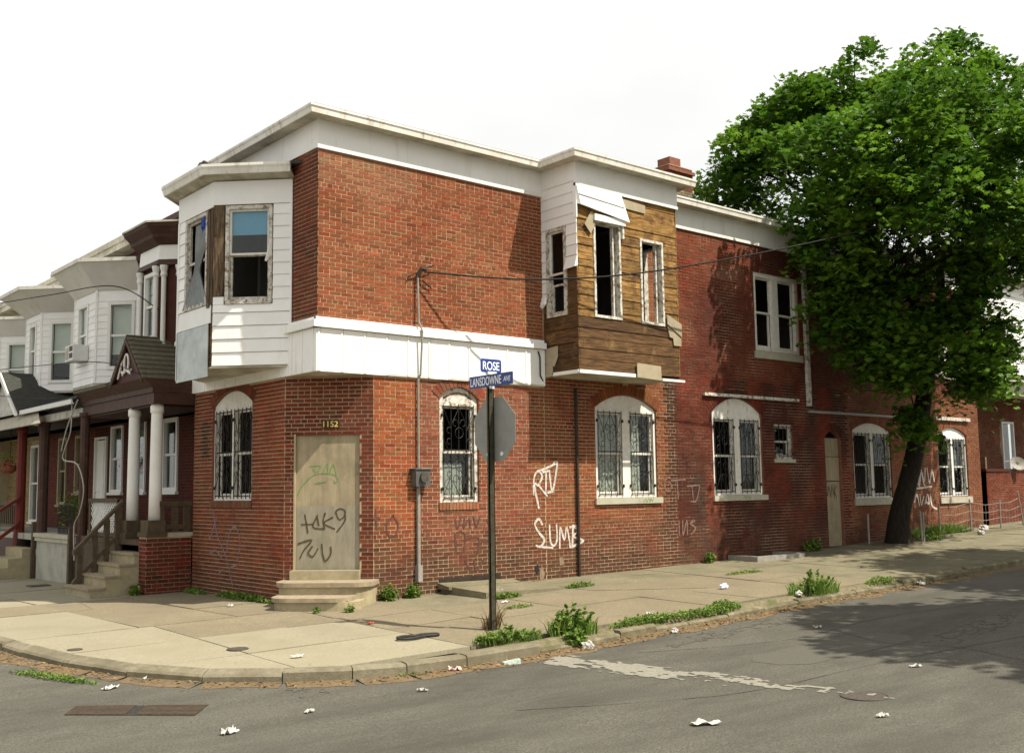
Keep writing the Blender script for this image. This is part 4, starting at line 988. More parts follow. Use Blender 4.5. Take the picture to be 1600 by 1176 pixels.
def planks(fr, w, z0, z1, ops, m, hts, gapf=None, u_start=0):
    z = z0; k = 0
    while z < z1-.02:
        h = hts[k % len(hts)]; zt = min(z+h, z1); zc = (z+zt)/2
        segs = [(u_start, w)]
        cuts = sorted({zt}|{o[2] for o in ops if z+.02 < o[2] < zt-.02}|{o[3] for o in ops if z+.02 < o[3] < zt-.02})
        za = z
        for zb in cuts:
            zc = (za+zb)/2; segs = [(u_start, w)]
            for o in ops:
                if o[2] < zc < o[3]:
                    ns = []
                    for p, q in segs:
                        if p < o[0]: ns.append((p, min(q, o[0])))
                        if q > o[1]: ns.append((max(p, o[1]), q))
                    segs = ns
            for p, q in segs:
                if q-p < .02: continue
                jj = random.uniform(-.006, .006); s = random.uniform(-.005, .005)
                A = [fr.P(p, za+.004, -.03), fr.P(q, za+.004+s, -.03), fr.P(q, zb-.004+s, -.03), fr.P(p, zb-.004, -.03)]
                B = [fr.P(p, za+.004, jj), fr.P(q, za+.004+s, jj), fr.P(q, zb-.004+s, jj-.008), fr.P(p, zb-.004, jj-.008)]
                MB().hexa(A, B).build('plank', m, sb)
            za = zb
        z = zt; k += 1
planks(SBF, SBW, 3.80, 4.78, [], 'dark_plank', [.20, .19, .20, .185, .205])
planks(SBF, SBW, 4.78, 7.2, [o1, o2], 'honey_plank', [.135, .13, .14, .125, .135, .13, .14, .13, .135, .14, .13, .135, .22, .24, .24])
planks(SBL, .93, 3.80, 4.82, [], 'dark_plank', [.26, .25, .26, .25])
planks(SBL, .93, 4.82, 5.7, [(.0, .69, 4, 6.6, 0)], 'dark_plank', [.9])
MB().fbox(SBL, .02, .12, 4.6, 5.45, -.02, .0).build('plank', 'dark_plank', sb)
planks(SBR, .95, 3.80, 7.2, [oR], 'honey_plank', [.2, .21])
# frieze and surviving siding
mb = MB(); mb.fbox(SBF, -.03, SBW+.02, 7.2, ZE+.03, -.03, .03); mb.fbox(SBL, 0, .92, 7.30, ZE+.03, -.03, .028); mb.fbox(SBR, 0, .95, 7.2, ZE+.03, -.03, .018); mb.build('bay_frieze', 'siding', sb)
MB().fbox(SBF, .03, SBW+.025, 7.19, 7.245, .031, .045).build('frieze_trim', 'clean_white', sb)
z = 7.30
for k, h in enumerate((.2, .2, .2, .19)):
    board(SBL, .0, .965, z-h, z, sb, d=.004); z -= h
for k in range(5):
    z0 = 6.51-.0-k*.2-.2; board(SBL, .68, .965, z0+.2-.002-.198, z0+.198, sb, d=.004)
    if k == 2: break
A = [SBL.P(.68, 5.72, .004), SBL.P(.965, 5.70, .004), SBL.P(.965, 5.9, .004), SBL.P(.68, 5.9, .004)]
MB().hexa(A, [SBL.P(.64, 5.66, .07), SBL.P(.95, 5.68, .07), SBL.P(.965, 5.9, .018), SBL.P(.68, 5.9, .018)]).build('siding_board', 'siding', sb)
for k in range(8): board(SBL, .0, .115, 6.51-.2*(k+1), 6.505-.2*k, sb, d=.004) if k < 7 else None
MB().hexa([SBL.P(-.02, 5.0, .02), SBL.P(.10, 5.1, .02), SBL.P(.11, 5.25, .02), SBL.P(0, 5.25, .02)], [SBL.P(-.06, 5.02, .10), SBL.P(.07, 5.1, .08), SBL.P(.11, 5.25, .03), SBL.P(0, 5.25, .03)]).build('loose_trim', 'siding', sb)
MB().fbox(SBF, -.03, -.004, 6.6, 7.25, -.05, .034).build('corner_board', 'siding', sb)
# hanging white siding sheet, bent outward (left part of the face)
A = [SBF.P(-.02, 6.86, .025), SBF.P(1.30, 6.70, .05), SBF.P(1.16, 7.19, .034), SBF.P(-.03, 7.20, .034)]
B = [SBF.P(0.03, 6.84, .10), SBF.P(1.30, 6.68, .12), SBF.P(1.16, 7.18, .055), SBF.P(-.03, 7.20, .055)]
MB().hexa(A, B).build('loose_siding', 'panel_white', sb)
MB().hexa([SBF.P(0., 7.03, .085), SBF.P(1.2, 6.95, .09), SBF.P(1.2, 6.965, .08), SBF.P(0., 7.045, .075)], [SBF.P(0., 7.03, .095), SBF.P(1.2, 6.95, .10), SBF.P(1.2, 6.965, .10), SBF.P(0., 7.045, .095)]).build('siding_seam', 'siding', sb)
MB().hexa([SBF.P(1.18, 6.98, .004), SBF.P(1.85, 6.96, .004), SBF.P(1.85, 7.12, .004), SBF.P(1.12, 7.16, .004)], [SBF.P(1.18, 6.98, .02), SBF.P(1.85, 6.96, .02), SBF.P(1.85, 7.12, .02), SBF.P(1.12, 7.16, .02)]).build('cardboard_sheet', 'cardboard_tan', sb)
# window frames in the bay
for o, m in ((o1, 'peeling_paint'), (o2, 'peeling_paint')):
    mb = MB(); rail_frame(mb, SBF, o[0], o[1], o[2], o[3], .05, -.13, .018); mb.fbox(SBF, o[1]-.15, o[1]-.115, o[2]+.05, o[3]-.05, -.12, -.06); mb.build('window_frame', m, sb)
mb = MB(); rail_frame(mb, SBL, oL[0], oL[1], oL[2], oL[3], .07, -.10, .022); mb.build('window_frame', 'peeling_paint', sb)
mb = MB(); rail_frame(mb, SBL, oL[0]+.07, oL[1]-.07, 5.62, 6.45, .035, -.06, -.02); mb.build('sash', 'white_paint', sb)
mb = MB(); rail_frame(mb, SBL, oL[0]+.073, oL[1]-.073, 4.9, 5.45, .035, -.10, -.063); mb.build('sash', 'peeling_paint', sb)
MB().fbox(SBL, oL[0]+.1, oL[1]-.1, 5.65, 6.42, -.044, -.038).build('pane', 'glass', sb)
mb = MB(); rail_frame(mb, SBR, oR[0], oR[1], oR[2], oR[3], .05, -.10, .02); mb.build('window_frame', 'peeling_paint', sb)
MB().fbox(SBF, .40, 1.22, 6.60, 6.72, -.01, .085).build('window_hood', 'panel_white', sb)
MB().fbox(SBF, 1.17, 1.21, 6.36, 6.60, -.01, .05).build('loose_trim', 'white_paint', sb)
def scrap(pts, d=.024, th=.016, m='cardboard_tan'): MB().prism(SBF, pts, d, d+th).build('cardboard_sheet', m, sb)
scrap([(.17, 6.50), (.33, 6.33), (.44, 6.56), (.38, 6.75), (.34, 6.76)], .03)
scrap([(2.38, 5.02), (2.80, 4.86), (2.80, 4.60), (2.38, 4.83)], .028); scrap([(2.40, 4.80), (2.80, 4.62), (2.80, 4.42), (2.58, 4.42), (2.56, 4.56), (2.46, 4.58)], .008)
scrap([(1.48, 3.73), (2.16, 3.70), (2.15, 3.98), (1.48, 4.00)], .03)
MB().prism(SBL, [(.02, 3.98), (.30, 3.90), (.40, 4.08), (.40, 4.28), (.05, 4.25)], .008, .022).build('cardboard_sheet', 'cardboard_tan', sb)
MB().prism(SBL, [(.0, 3.70), (.18, 3.72), (.25, 3.80), (.25, 3.97), (.0, 3.95)], .006, .018).build('cardboard_sheet', 'cardboard_tan', sb)
# underside and drip edge
for k in range(7):
    y0 = -.93+.133*k; MB().box(4.80, 7.62, y0+.003, y0+.13, 3.735+.002*(k % 2), 3.757).build('soffit_board', 'soffit', sb)
mb = MB(); mb.fbox(SBF, -.02, 1.44, 3.725, 3.79, .004, .04); mb.fbox(SBF, 2.2, 2.86, 3.70, 3.745, .004, .035); mb.fbox(SBL, .28, .95, 3.725, 3.79, .004, .035); mb.build('drip_edge', 'clean_white', sb)

# ------------------------------------------------------------------ row houses along the avenue
def bay_faces(y0, y1, xf=-.3, xm=.5):
    c = xm-xf; s2 = math.sqrt(2)
    right = Frame((xm, y0-c, 0), (-1, 1, 0), (-1, -1, 0)); front = Frame((xf, y0, 0), (0, 1, 0), (-1, 0, 0)); left = Frame((xf, y1, 0), (1, 1, 0), (-1, 1, 0))
    return right, front, left, c*s2
def simple_window(fr, u0, u1, z0, z1, parent, m='clean_white', blind=.5, t=.07, out=.04, bm='dim_curtain', sub=True, meet=.5):
    mb = MB(); rail_frame(mb, fr, u0, u1, z0, z1, t, -.06, out)
    zm = z0+(z1-z0)*meet; mb.fbox(fr, u0+t, u1-t, zm-.025, zm+.025, -.045, .0); w = mb.build('window', m, parent)
    MB().fbox(fr, u0+t, u1-t, z0+t, zm-.025, -.04, -.034).build('pane', 'glass', w); MB().fbox(fr, u0+t, u1-t, zm+.025, z1-t, -.03, -.024).build('pane', 'glass', w)
    if blind: MB().fbox(fr, u0+t, u1-t, z1-t-(z1-z0-2*t)*blind, z1-t, -.12, -.11).build('window_blind', bm, w)
    MB().fbox(fr, u0-.3, u1+.3, z0-.3, z1+.3, -1.4, -1.35).build('window_backing', 'interior', w)
    MB().fbox(fr, u0-.05, u1+.05, z0-.06, z0-.002, -.05, out+.04).build('sill', m, w)
    return w
def row_house(name, label, y0, style):
    y1 = y0+3.95; g = zs(-.9, (y0+y1)/2)
    h = thing(name, (0.8, (y0+y1)/2, g), label, 'house')
    yb0, yb1 = style['bay']; zr_ = style['roof']
    R, F, Lf, cl = bay_faces(yb0, yb1)
    bz0, bz1 = style['bz']
    # walls: upper at x=.5, lower at x=.8
    UP = Frame((.5, y0, 0), (0, 1, 0), (-1, 0, 0)); LO = Frame((.8, y0, 0), (0, 1, 0), (-1, 0, 0))
    mb = MB(); wall_sheet(mb, UP, 0, 3.95, 3.3, zr_, [(yb0-.78-y0, yb1+.78-y0, bz0, bz1, 0)]); mb.box(.5, .8, y0, y1, 3.3, 3.4)
    wall_sheet(mb, LO, 0, 3.95, .6, 3.4, style['ops'])
    mb.box(.8, 9, y0+.01, y0+.05, 0, zr_); mb.box(.8, 9, y1-.05, y1-.01, 0, zr_); mb.box(5, 5.1, y0+.06, y1-.06, 0, zr_)
    mb.build('wall', style['wall'], h)
    MB().box(.18, 9, y0+.004, y1-.004, zr_, zr_+.10).build('roof', 'roof_tar', h)
    mb = MB(); mb.box(.12, .5, y0+.004, y1-.004, zr_-.16, zr_-.004); mb.box(.08, .16, y0+.004, y1-.004, zr_-.02, zr_+.11); mb.build('cornice', style['trim'], h)
    # bay
    mb = MB(); ops = style['bwin']
    wall_sheet(mb, R, 0, cl, bz0, bz1, [o for f, o in ops if f == 'R']); wall_sheet(mb, F, 0, yb1-yb0, bz0, bz1, [o for f, o in ops if f == 'F']); wall_sheet(mb, Lf, 0, cl, bz0, bz1, [])
    bay = mb.build('bay_window', style['baymat'], h)
    pts = [(.5, yb0-.8), (-.3, yb0), (-.3, yb1), (.5, yb1+.8)]
    MB().plan(pts, bz0-.05, bz0).build('bay_underside', style['trim'], bay)
    path = mitre(pts[::-1])
    if style['kind'] == 'brown':
        MB().sweep(path, [(0, bz1+.01), (.03, bz1+.01), (.03, 6.40), (.0, 6.40)]).build('frieze', 'clean_white', bay) if False else None
        MB().sweep(path, [(-.05, 6.32), (.05, 6.32), (.03, 6.62), (-.05, 6.62)]).build('bay_frieze', 'panel_white', bay)
        MB().sweep(path, [(-.05, 6.20), (.10, 6.20), (.06, 6.31), (-.05, 6.31)]).build('bay_moulding', 'brown_paint', bay)
        MB().sweep(path, [(-.05, 6.63), (.08, 6.63), (.20, 6.74), (.22, 6.80), (.34, 6.94), (.36, 7.0), (-.05, 7.0)]).build('bay_cornice', 'brown_paint', bay)
        MB().sweep(path, [(-.05, 7.003), (.38, 7.003), (.38, 7.04), (-.05, 7.10)]).build('bay_roof', 'soffit', bay)
        for fr, uu in ((F, .07), (F, yb1-yb0-.07), (R, cl-.10), (R, cl-.42)):
            p = fr.P(uu, 0, .06); prof = [(.075, 4.55), (.075, 4.62), (.05, 4.66), (.048, 5.9), (.05, 5.95), (.075, 6.0), (.06, 6.06), (.085, 6.16), (.085, 6.19)]
            MB().lathe((p[0], p[1], 0), prof, 10).build('pilaster', 'clean_white', bay)
    else:
        ev = style.get('ev', (.48, 6.86))
        MB().sweep(path, [(-.04, bz1+.0), (.02, bz1-.02), (ev[0], ev[1]-.02), (ev[0], ev[1]), (-.04, bz1+.06)]).build('bay_soffit', style['sof'], bay)
        MB().sweep(path, [(-.04, ev[1]+.01), (ev[0]-.02, ev[1]-.02), (ev[0]+.03, ev[1]-.03), (ev[0]+.04, ev[1]+.05), (-.04, ev[1]+.05)]).build('bay_gutter', 'eave_metal', bay)
        n = int((bz1-bz0)/.155)
        for fr, w_, key in ((R, cl, 'R'), (F, yb1-yb0, 'F')):
            o = [o for f, o in ops if f == key]
            for k in range(n):
                z0 = bz0+k*.155; zc = z0+.08; segs = [(.03, w_-.03)]
                for q in o:
                    if q[2]-.06 < zc < q[3]+.04: segs = [(.03, q[0]-.005), (q[1]+.005, w_-.03)]
                for p, q in segs:
                    if q-p > .03: board(fr, p, q, z0, z0+.153, bay, 'siding', d=.003, lap=.016)
            MB().fbox(fr, -.002, .03, bz0, bz1-.02, .002, .028).build('corner_board', 'siding', bay); MB().fbox(fr, w_-.03, w_+.002, bz0, bz1-.02, .002, .028).build('corner_board', 'siding', bay)
    for f, o in ops:
        fr = R if f == 'R' else F
        mb = MB(); rail_frame(mb, fr, o[0], o[1], o[2], o[3], .075, -.06, .034); zm = (o[2]+o[3])/2; mb.fbox(fr, o[0]+.07, o[1]-.07, zm-.025, zm+.025, -.045, .0); mb.build('window_frame', 'clean_white', bay)
        MB().fbox(fr, o[0]+.07, o[1]-.07, o[2]+.07, zm-.02, -.04, -.034).build('pane', 'glass', bay); MB().fbox(fr, o[0]+.07, o[1]-.07, zm+.02, o[3]-.07, -.03, -.024).build('pane', 'glass', bay)
        bd_ = style.get('blind', .5); MB().fbox(fr, o[0]+.07, o[1]-.07, o[3]-.07-(o[3]-o[2]-.14)*bd_, o[3]-.07, -.12, -.11).build('window_blind', 'clean_white', bay)
    return h, LO, R, F

h1, LO1, R1, F1 = row_house('row_house', 'row house with brown cornice, dark red walls and two white porch columns', 4.65,
    dict(bay=(5.75, 6.74), bz=(4.55, 6.22), roof=7.30, wall='red_paint', baymat='red_paint', trim='brown_paint', kind='brown', blind=.55,
         ops=[(2.68, 3.50, 1.70, 3.40, 0), (.5, 1.4, .8, 2.9, 0)], bwin=[('F', (.20, .78, 4.75, 6.12, 0)), ('R', (.30, .70, 4.75, 6.12, 0))]))
simple_window(LO1, 2.68, 3.50, 1.70, 3.30, h1, 'clean_white', blind=0, t=.09); MB().fbox(LO1, 2.60, 3.58, 3.30, 3.40, -.02, .07).build('window_head', 'tan_frame', h1)
h2, LO2, R2, F2 = row_house('row_house', 'white sided row house with flared eaves, window air conditioner and lattice porch panel', 8.60,
    dict(bay=(9.45, 10.95), bz=(4.15, 6.28), roof=7.42, wall='red_paint', baymat='siding', trim='soffit', kind='white', sof='soffit_light', blind=.8,
         ops=[(.55, 1.35, 1.70, 3.38, 0), (2.0, 2.8, 1.70, 3.32, 0), (3.1, 3.9, .8, 3.05, 0)], bwin=[('F', (.50, 1.20, 4.62, 6.05, 0)), ('R', (.22, .86, 4.45, 6.0, 0))]))
simple_window(LO2, .55, 1.35, 1.70, 3.38, h2, 'clean_white', blind=.3); simple_window(LO2, 2.0, 2.8, 1.70, 3.32, h2, 'clean_white', blind=.35)
mb = MB(); mb.fbox(LO2, 3.12, 3.88, .8, 3.0, -.06, .0); rail_frame(mb, LO2, 3.08, 3.92, .8, 3.08, .05, -.05, .05); mb.fbox(LO2, 3.3, 3.34, .85, 2.95, .0, .02); dd = mb.build('door', 'clean_white', h2)
h3, LO3, R3, F3 = row_house('row_house', 'white sided row house with wide grey soffit, dark gabled porch roof and tan awning', 12.55,
    dict(bay=(13.6, 14.9), bz=(4.3, 6.35), roof=7.28, wall='brown_paint', baymat='siding', trim='soffit', kind='white', sof='soffit_light', blind=.7, ev=(.62, 6.85),
         ops=[(.9, 1.5, 1.7, 3.2, 0), (2.2, 2.9, 1.4, 3.2, 0)], bwin=[('F', (.35, .95, 4.7, 6.1, 0)), ('R', (.25, .90, 4.5, 6.1, 0))]))
simple_window(LO3, .9, 1.5, 1.7, 3.2, h3, 'tan_frame', blind=.4); simple_window(LO3, 2.2, 2.9, 1.4, 3.2, h3, 'tan_frame', blind=.4)
MB().box(.40, 3, 13.15, 15.4, 7.39, 7.72).build('roof_parapet', 'gable_grey', h3)
h4, LO4, R4, F4 = row_house('row_house', 'pale sided row house cut by the photo edge, farthest along the avenue', 16.50,
    dict(bay=(17.55, 18.9), bz=(4.3, 6.2), roof=7.3, wall='tan_frame', baymat='siding', trim='soffit', kind='white', sof='soffit_light', blind=.6, ev=(.30, 6.65),
         ops=[(.7, 1.5, .8, 3.1, 0)], bwin=[('F', (.35, .95, 4.7, 6.0, 0)), ('R', (.25, .90, 4.45, 6.0, 0))]))
simple_window(LO4, .7, 1.5, .9, 3.1, h4, 'clean_white', blind=.4)
pbl = []; brick_field(pbl, LO1, 0, 3.95, .8, 3.34, [(2.6, 3.58, 1.6, 3.42, 0), (.5, 1.4, .8, 2.95, 0)], lambda u, z: (.095, .020, .014), seed=31); emit_bricks(pbl, h1, 0)
pbl = []; brick_field(pbl, LO2, 0, 3.95, .8, 3.34, [(.48, 1.42, 1.6, 3.4, 0), (1.93, 2.87, 1.6, 3.4, 0), (3.03, 3.95, .8, 3.12, 0)], lambda u, z: (.095, .020, .014), seed=32); emit_bricks(pbl, h2, 0)
# brick of the third house, and of its party pier
pbl = []; brick_field(pbl, LO3, 0, 3.95, .8, 3.3, [(.82, 1.58, 1.6, 3.3, 0), (2.12, 2.98, 1.3, 3.3, 0)], lambda u, z: (.16, .035, .028), seed=9); emit_bricks(pbl, h3, 0)
pbl = []; brick_field(pbl, LO4, 0, 3.95, .8, 3.3, [(.62, 1.58, .8, 3.2, 0)], lambda u, z: (.36, .27, .15), seed=10); emit_bricks(pbl, h4, 0)
h5, LO5, R5, F5 = row_house('row_house', 'last pale row house mostly hidden beyond the red porch post', 20.45,
    dict(bay=(21.5, 22.8), bz=(4.3, 6.2), roof=7.3, wall='tan_frame', baymat='siding', trim='soffit', kind='white', sof='soffit_light', blind=.6, ev=(.30, 6.65),
         ops=[(.7, 1.5, .8, 3.1, 0)], bwin=[('F', (.35, .95, 4.7, 6.0, 0)), ('R', (.25, .90, 4.45, 6.0, 0))]))
simple_window(LO5, .7, 1.5, .9, 3.1, h5, 'clean_white', blind=.4)
MB().box(-.9, .8, 16.5, 24.4, .3, .76).build('porch_floor', 'concrete_grey', h4); MB().box(-.9, .8, 16.5, 24.4, 3.4, 3.6).build('porch_roof', 'shingle_dark', h4); MB().box(-.9, .8, 20.4, 20.5, .76, 3.4).build('porch_screen', 'tan_frame', h4)
# --- porch of the first house
gz1 = -.19
MB().box(-.86, .8, 5.02, 8.6, .70, .80).build('porch_floor', 'brown_wood', h1)
MB().box(-.84, -.70, 6.30, 8.6, -.3, .70).build('porch_base', 'brown_wood', h1)
mb = MB(); mb.box(-.88, -.02, 4.67, 5.02, -.3, .86); pier = mb.build('porch_pier', 'mortar', h1)
PF = Frame((-.88, 4.67, 0), (1, 0, 0), (0, -1, 0)); PL = Frame((-.88, 4.67, 0), (0, 1, 0), (-1, 0, 0)); pb = []
tp = lambda u, z: mixc((.22, .035, .026), (.12, .04, .03), random.random()*.9+(.2 if z < .3 else 0))
for fr, w in ((PF, .86), (PL, .35)):
    z = -.28; k = 0
    while z < .84:
        u = -(.1 if k % 2 else 0)
        while u < w:
            p, q = max(u+.006, 0), min(u+.208, w)
            if q-p > .03:
                d = .012+random.uniform(-.003, .003)
                pb.append(([fr.P(p, z, 0), fr.P(q, z, 0), fr.P(q, z+.062, 0), fr.P(p, z+.062, 0), fr.P(p, z, d), fr.P(q, z, d), fr.P(q, z+.062, d), fr.P(p, z+.062, d)], jit(tp(u, z))))
            u += .214
        z += .075; k += 1
emit_bricks(pb, pier, 300)
mb = MB(); mb.box(-.50, .0, 4.66, 5.04, .86, .93); mb.build('pier_coping', 'sill_stone', pier)
mb = MB(); mb.box(-.90, -.50, 4.62, 5.06, .865, .95); mb.box(-.86, -.53, 4.66, 5.02, .95, 1.17); mb.build('column_plinth', 'brown_wood', h1)
mb = MB(); mb.box(-.86, -.46, 5.78, 6.18, .80, .92); mb.box(-.83, -.49, 5.81, 6.15, .92, 1.15); mb.build('column_plinth', 'brown_wood', h1)
for y, z0 in ((4.84, 1.17), (5.98, 1.15)):
    MB().lathe((-.66, y, 0), [(.12, z0), (.115, z0+.6), (.112, z0+1.2), (.105, 3.14), (.102, 3.16), (.125, 3.18), (.125, 3.30), (.11, 3.31), (.11, 3.335)], 18).build('column', 'clean_white', h1, smooth=True)
# entablature and roof
def porch_box(x0, x1, y0, y1, prof, m, name):   # profile of outward (front) steps
    mb = MB()
    for (xo, za, zb) in prof: mb.box(x0-xo, x1, y0, y1, za, zb)
    return mb.build(name, m, h1)
mb = MB(); mb.box(-.80, -.56, 4.66, 8.6, 3.335, 3.55); mb.box(-.56, .5, 4.66, 4.86, 3.337, 3.548); mb.box(-.83, -.55, 4.655, 8.6, 3.55, 3.64); mb.box(-.55, .5, 4.655, 4.86, 3.552, 3.638); mb.build('porch_beam', 'brown_paint', h1)
mb = MB(); A = [(-.83, 4.653, 3.64), (.5, 4.653, 3.64), (.5, 8.6, 3.64), (-.83, 8.6, 3.64)]; B = [(-1.0, 4.652, 3.80), (.5, 4.652, 3.80), (.5, 8.6, 3.80), (-1.0, 8.6, 3.80)]; mb.hexa(A, B); mb.build('porch_cornice', 'brown_paint', h1)
MB().box(-.75, .78, 4.87, 8.58, 3.30, 3.325).build('porch_ceiling', 'brown_paint', h1)
mb = MB(); mb.hexa([(-1.02, 6.6, 3.80), (.5, 6.6, 4.3), (.5, 8.6, 4.3), (-1.02, 8.6, 3.80)], [(-1.04, 6.6, 3.86), (.5, 6.6, 4.36), (.5, 8.6, 4.36), (-1.04, 8.6, 3.86)]); mb.build('porch_roof', 'shingle', h1)
# gable with shingle courses
GA, GL, GR, gz0, gz1_ = 5.68, 6.58, 4.78, 3.82, 4.70
mb = MB(); mb.hexa([(-.90, GR, gz0), (-.90, GL, gz0), (-.90, GA, gz1_-.02), (-.90, GA-.001, gz1_-.02)], [(-.86, GR, gz0), (-.86, GL, gz0), (-.86, GA, gz1_-.02), (-.86, GA-.001, gz1_-.02)]); gab = mb.build('gable', 'red_paint', h1)
nC = 9
for sgn, Y in ((-1, GR), (1, GL)):
    for k in range(nC):
        t0, t1 = k/nC, (k+1)/nC+.03
        ya, yb = Y+(GA-Y)*t0-sgn*-.0, Y+(GA-Y)*t1; za, zb = gz0-.03+(gz1_-gz0+.03)*t0, gz0-.03+(gz1_-gz0+.03)*t1
        o_ = .018
        MB().hexa([(-.98, ya, za), (.55, ya, za), (.55, yb, zb), (-.98, yb, zb)], [(-.98, ya+sgn*.012, za+o_+.02), (.55, ya+sgn*.012, za+o_+.02), (.55, yb, zb+.012), (-.98, yb, zb+.012)]).build('shingle_course', 'shingle', h1)
mb = MB()
for Y in (GR, GL):
    mb.hexa([(-.99, Y, gz0-.06), (-.985, Y+(GA-Y)*.12, gz0-.06), (-.985, GA, gz1_-.14), (-.99, GA, gz1_-.02)], [(-.93, Y, gz0-.06), (-.93, Y+(GA-Y)*.12, gz0-.06), (-.93, GA, gz1_-.14), (-.93, GA, gz1_-.02)])
mb.build('bargeboard', 'brown_paint', h1)
GF = Frame((-.905, GL, 0), (0, -1, 0), (-1, 0, 0))
orn = MB()
for l in ([(.36, 3.92), (.64, 4.34)], [(.80+.11*math.sin(t)+.0, 4.20-.17*math.cos(t)) for t in np.linspace(.35, 2*math.pi-.35, 12)], [(.76, 4.04), (.64, 4.0), (.55, 4.05)], [(.84, 4.04), (.97, 4.0), (1.06, 4.05)], [(.60, 3.97), (.70, 4.06)], [(.92, 4.06), (1.02, 3.96)]):
    orn.tube([GF.P(p[0], p[1], .02) for p in curve_pts(l)], .022, 5)
orn.build('gable_ornament', 'clean_white', gab)
# rails, steps
mb = MB(); mb.box(-.62, .0, 4.72, 4.80, 1.42, 1.52); mb.box(-.62, 0, 4.73, 4.79, 1.0, 1.08); 
for x in (-.52, -.25, -.02): mb.box(x-.12, x, 4.735, 4.785, .95, 1.45)
mb.build('porch_rail', 'brown_wood', h1)
for k, (xf, zt) in enumerate(((-1.78, -.02), (-1.50, .18), (-1.24, .375), (-.98, .57))):
    MB().box(xf, -.86, 4.97, 6.28, -.35, zt-.045).build('step', 'step_stone', h1) if k == 0 else MB().box(xf, -.861, 4.971+.001*k, 6.279-.001*k, -.3, zt-.045).build('step', 'step_stone', h1)
    MB().box(xf-.03, xf+.30, 4.955, 6.29, zt-.043, zt).build('tread', 'tread_stone', h1)
mb = MB(); HX0, HZ0, HX1, HZ1 = -1.70, .56, -.80, 1.50
def slope_bar(dz0, dz1, y0, y1): mb.hexa([(HX0, y0, HZ0+dz0), (HX1, y0, HZ1+dz0), (HX1, y1, HZ1+dz0), (HX0, y1, HZ0+dz0)], [(HX0, y0, HZ0+dz1), (HX1, y0, HZ1+dz1), (HX1, y1, HZ1+dz1), (HX0, y1, HZ0+dz1)])
slope_bar(-.04, .05, 6.12, 6.24); slope_bar(-.62, -.53, 6.14, 6.22)
for x, w, zb in ((-1.58, .10, -.05), (-1.30, .09, .15), (-1.08, .09, .35), (-.86, .12, .55)):
    zt = HZ0+(x-HX0)/(HX1-HX0)*(HZ1-HZ0)-.02; mb.box(x-w/2, x+w/2, 6.13, 6.23, zb, zt)
mb.build('handrail', 'brown_wood', h1)
# lattice panel
mb = MB(); mb.box(-.84, -.78, 6.28, 6.36, .8, 1.55); mb.box(-.84, -.78, 7.86, 7.96, .8, 1.55); mb.box(-.86, -.76, 6.28, 7.96, 1.50, 1.58); mb.box(-.84, -.78, 6.36, 7.86, .82, .90); lat = mb.build('lattice_frame', 'brown_wood', h1)
LT = Frame((-.81, 6.36, 0), (0, 1, 0), (-1, 0, 0)); lm = MB()
def lat_strip(mb, u, sgn):
    pts = []
    for t in np.linspace(0, .6, 13):
        uu = u+sgn*t
        if 0 <= uu <= 1.5: pts.append((uu, .9+t))
    if len(pts) > 1:
        (a0, z0), (a1, z1) = pts[0], pts[-1]
        mb.hexa([LT.P(a0-.017, z0, .01*sgn), LT.P(a0+.017, z0, .01*sgn), LT.P(a1+.017, z1, .01*sgn), LT.P(a1-.017, z1, .01*sgn)], [LT.P(a0-.017, z0, .01*sgn+.006), LT.P(a0+.017, z0, .01*sgn+.006), LT.P(a1+.017, z1, .01*sgn+.006), LT.P(a1-.017, z1, .01*sgn+.006)])
for k in range(-6, 17): lat_strip(lm, k*.1, 1); lat_strip(lm, k*.1+.0, -1) if k > -1 else None
for k in range(16, 22): lat_strip(lm, k*.1, -1)
lm.build('lattice', 'clean_white', lat)
# --- porch of the second house
MB().box(-.86, .8, 8.62, 12.5, .62, .76).build('porch_floor', 'concrete_grey', h2)
mb = MB(); mb.box(-.90, -.70, 8.86, 11.3, -.4, .62); mb.build('porch_base', 'concrete_grey', h2)
mb = MB(); mb.box(-.94, -.66, 8.82, 11.34, .62, .70); mb.box(-.97, -.62, 8.80, 11.36, .71, .80); mb.build('porch_coping', 'sill_stone', h2)
MB().lathe((-.80, 8.46, 0), [(.13, -.2), (.13, .8), (.10, .82), (.10, 3.3), (.13, 3.32), (.13, 3.40)], 10).build('porch_post', 'brown_paint', h2)
MB().lathe((-.80, 11.30, 0), [(.13, .8), (.12, .95), (.12, 3.2), (.14, 3.25), (.14, 3.36)], 10).build('porch_post', 'brown_paint', h2)
MB().box(-.98, -.90, 8.72, 8.84, -.25, .95).build('gate_post', 'brown_wood', h2); MB().box(-.98, -.90, 11.36, 11.46, -.28, 1.05).build('gate_post', 'brown_wood', h2)
mb = MB(); mb.box(-.82, -.70, 8.62, 12.5, 3.36, 3.52); mb.build('porch_beam', 'gable_grey', h2)
mb = MB(); mb.hexa([(-1.02, 8.61, 3.62), (.5, 8.61, 4.16), (.5, 12.53, 4.16), (-1.02, 12.53, 3.62)], [(-1.04, 8.61, 3.70), (.5, 8.61, 4.22), (.5, 12.53, 4.22), (-1.04, 12.53, 3.70)]); mb.build('porch_roof', 'shingle_dark', h2)
mb = MB(); mb.box(-1.07, -1.0, 8.61, 12.53, 3.60, 3.70); mb.build('gutter', 'aluminium', h2)
MB().box(-.80, .78, 8.7, 12.45, 3.54, 3.56).build('porch_ceiling', 'brown_paint', h2)
for k, (xf, zt) in enumerate(((-1.75, .02), (-1.45, .22), (-1.15, .44))):
    MB().box(xf, -.87-.002*k, 11.50+.003*k, 12.9-.003*k, -.5, zt).build('step', 'step_stone', h2)
mb = MB()
for k in range(13): mb.tube([(-.80, 9.0+k*.09, .80), (-.80, 9.0+k*.09, 1.45)], .010, 4)
